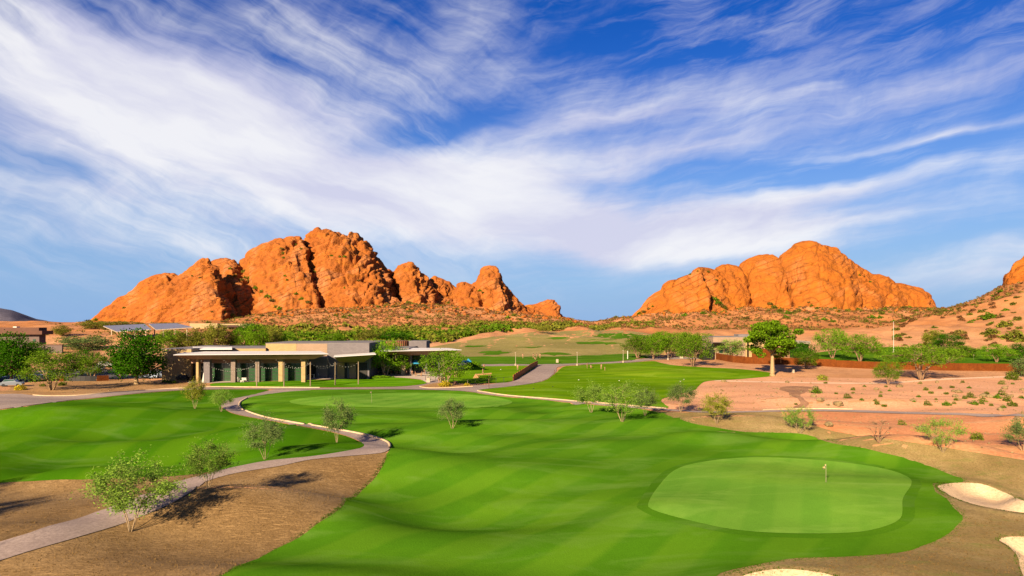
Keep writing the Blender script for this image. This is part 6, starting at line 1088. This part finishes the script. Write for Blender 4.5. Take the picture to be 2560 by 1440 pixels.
CC = {k: plain('cloth_' + k, c, .85, .06) for k, c in dict(white=(.34, .33, .30), black=(.02, .02, .024), navy=(.02, .03, .09), grey=(.22, .22, .23), tan=(.45, .33, .2), orange=(.62, .17, .04), pink=(.62, .30, .26), teal=(.10, .32, .36), red=(.45, .05, .04), khaki=(.30, .24, .15)).items()}
def person(u, v, pose, top, leg, rz, label, grp, sc=1.0, dz=0.05):
    b, h = PM[pose]; g = empty('person', at(u, v) + Vector((0, 0, dz)), label, 'person', grp, rz, (sc, sc, sc)); m = b.copy()
    m.materials.clear()
    for q in (SKIN, CC[top], CC[leg], CC['grey']): m.materials.append(q)
    link('body', m, g); link('hair', h, g)
PG, PP, PR = 'people on the lawns', 'people on the patio', 'people at the range'
for a in [(1210, 925, 'stand', 'black', 'black', .5, 'person in black standing at the top of the play lawn', PG), (1207, 938, 'walk', 'grey', 'white', 2, 'person in grey top and white trousers striding on the play lawn', PG), (1294, 926, 'stand', 'pink', 'white', 3, 'person in pink top near the middle of the play lawn', PG), (1327, 918, 'crouch', 'white', 'tan', 1, 'person in white by the top end of the rust fence', PG),
          (1307, 896, 'stand', 'black', 'tan', .3, 'person in black top leftmost on the range turf', PR), (1333, 896, 'putt', 'grey', 'black', .2, 'person in grey bending among the range group', PR), (1337, 900, 'crouch', 'white', 'pink', 2, 'person in white crouching in front of the range group', PR), (1342, 896, 'stand', 'white', 'white', 1, 'person all in white in the middle of the range group', PR), (1350, 896, 'stand', 'white', 'khaki', 2.5, 'person in white top rightmost in the range group', PR),
          (1468, 921, 'stand', 'tan', 'black', 1.2, 'person in tan top and black trousers on the practice lawn', PG), (1477, 921, 'crouch', 'black', 'tan', .5, 'person in black crouching on the practice lawn', PG), (1503, 924, 'putt', 'white', 'white', 2.8, 'person in white putting on the practice lawn', PG), (1512, 927, 'stand', 'tan', 'tan', 2, 'small child in tan beside the person in white putting', PG, .66),
          (1097, 959, 'walk', 'white', 'white', 1, 'person in white walking behind the tree in the planting bed', PP), (1107, 959, 'stand', 'orange', 'tan', .4, 'person in orange top behind the forked trunk', PP), (1112, 958, 'stand', 'navy', 'khaki', 3, 'person in navy top behind the forked trunk', PP), (1120, 955, 'stand', 'tan', 'tan', 2, 'person in tan right of the forked trunk', PP), (1137, 944, 'stand', 'pink', 'tan', 2, 'person in pink on the play lawn behind the bed tree', PG), (1142, 944, 'stand', 'pink', 'red', 1, 'person in pink with red shorts on the play lawn', PG), (1128, 931, 'stand', 'white', 'grey', 2, 'person in white at the back of the play lawn under the tree', PG)]: person(*a)
for a in [(944, 935, 'sit', 'grey', 'black', 1.6, 'diner in grey left of the leaning trunk', PP), (959, 936, 'sit', 'white', 'navy', -1.6, 'diner in white left of the leaning trunk', PP), (960, 932, 'sit', 'orange', 'tan', -1.2, 'diner in orange behind the leaning trunk', PP), (976, 936, 'sit', 'orange', 'black', 1.6, 'diner in orange at the right dining table', PP), (983, 933, 'sit', 'red', 'tan', 0, 'diner in red at the back of the right dining table', PP), (994, 936, 'sit', 'white', 'tan', -1.6, 'diner in white at the right dining table', PP), (1003, 938, 'sit', 'tan', 'black', 1.6, 'diner in tan beside the lit column', PP), (1017, 938, 'sit', 'white', 'navy', -1.6, 'diner in white right of the lit column', PP), (1022, 935, 'stand', 'pink', 'white', 0, 'person in pink standing under the bright blue umbrella', PP), (1038, 941, 'sit', 'teal', 'tan', 1.6, 'diner in teal at the patio edge', PP), (1055, 941, 'sit', 'white', 'red', -1.6, 'diner in white at the patio edge', PP), (1061, 936, 'stand', 'teal', 'grey', 1, 'person in teal standing at the right of the patio', PP), (990, 934, 'stand', 'black', 'black', 1, 'person in black standing behind the diners', PP), (1030, 938, 'sit', 'red', 'khaki', .4, 'diner in red under the bright blue umbrella', PP)]: person(*a)
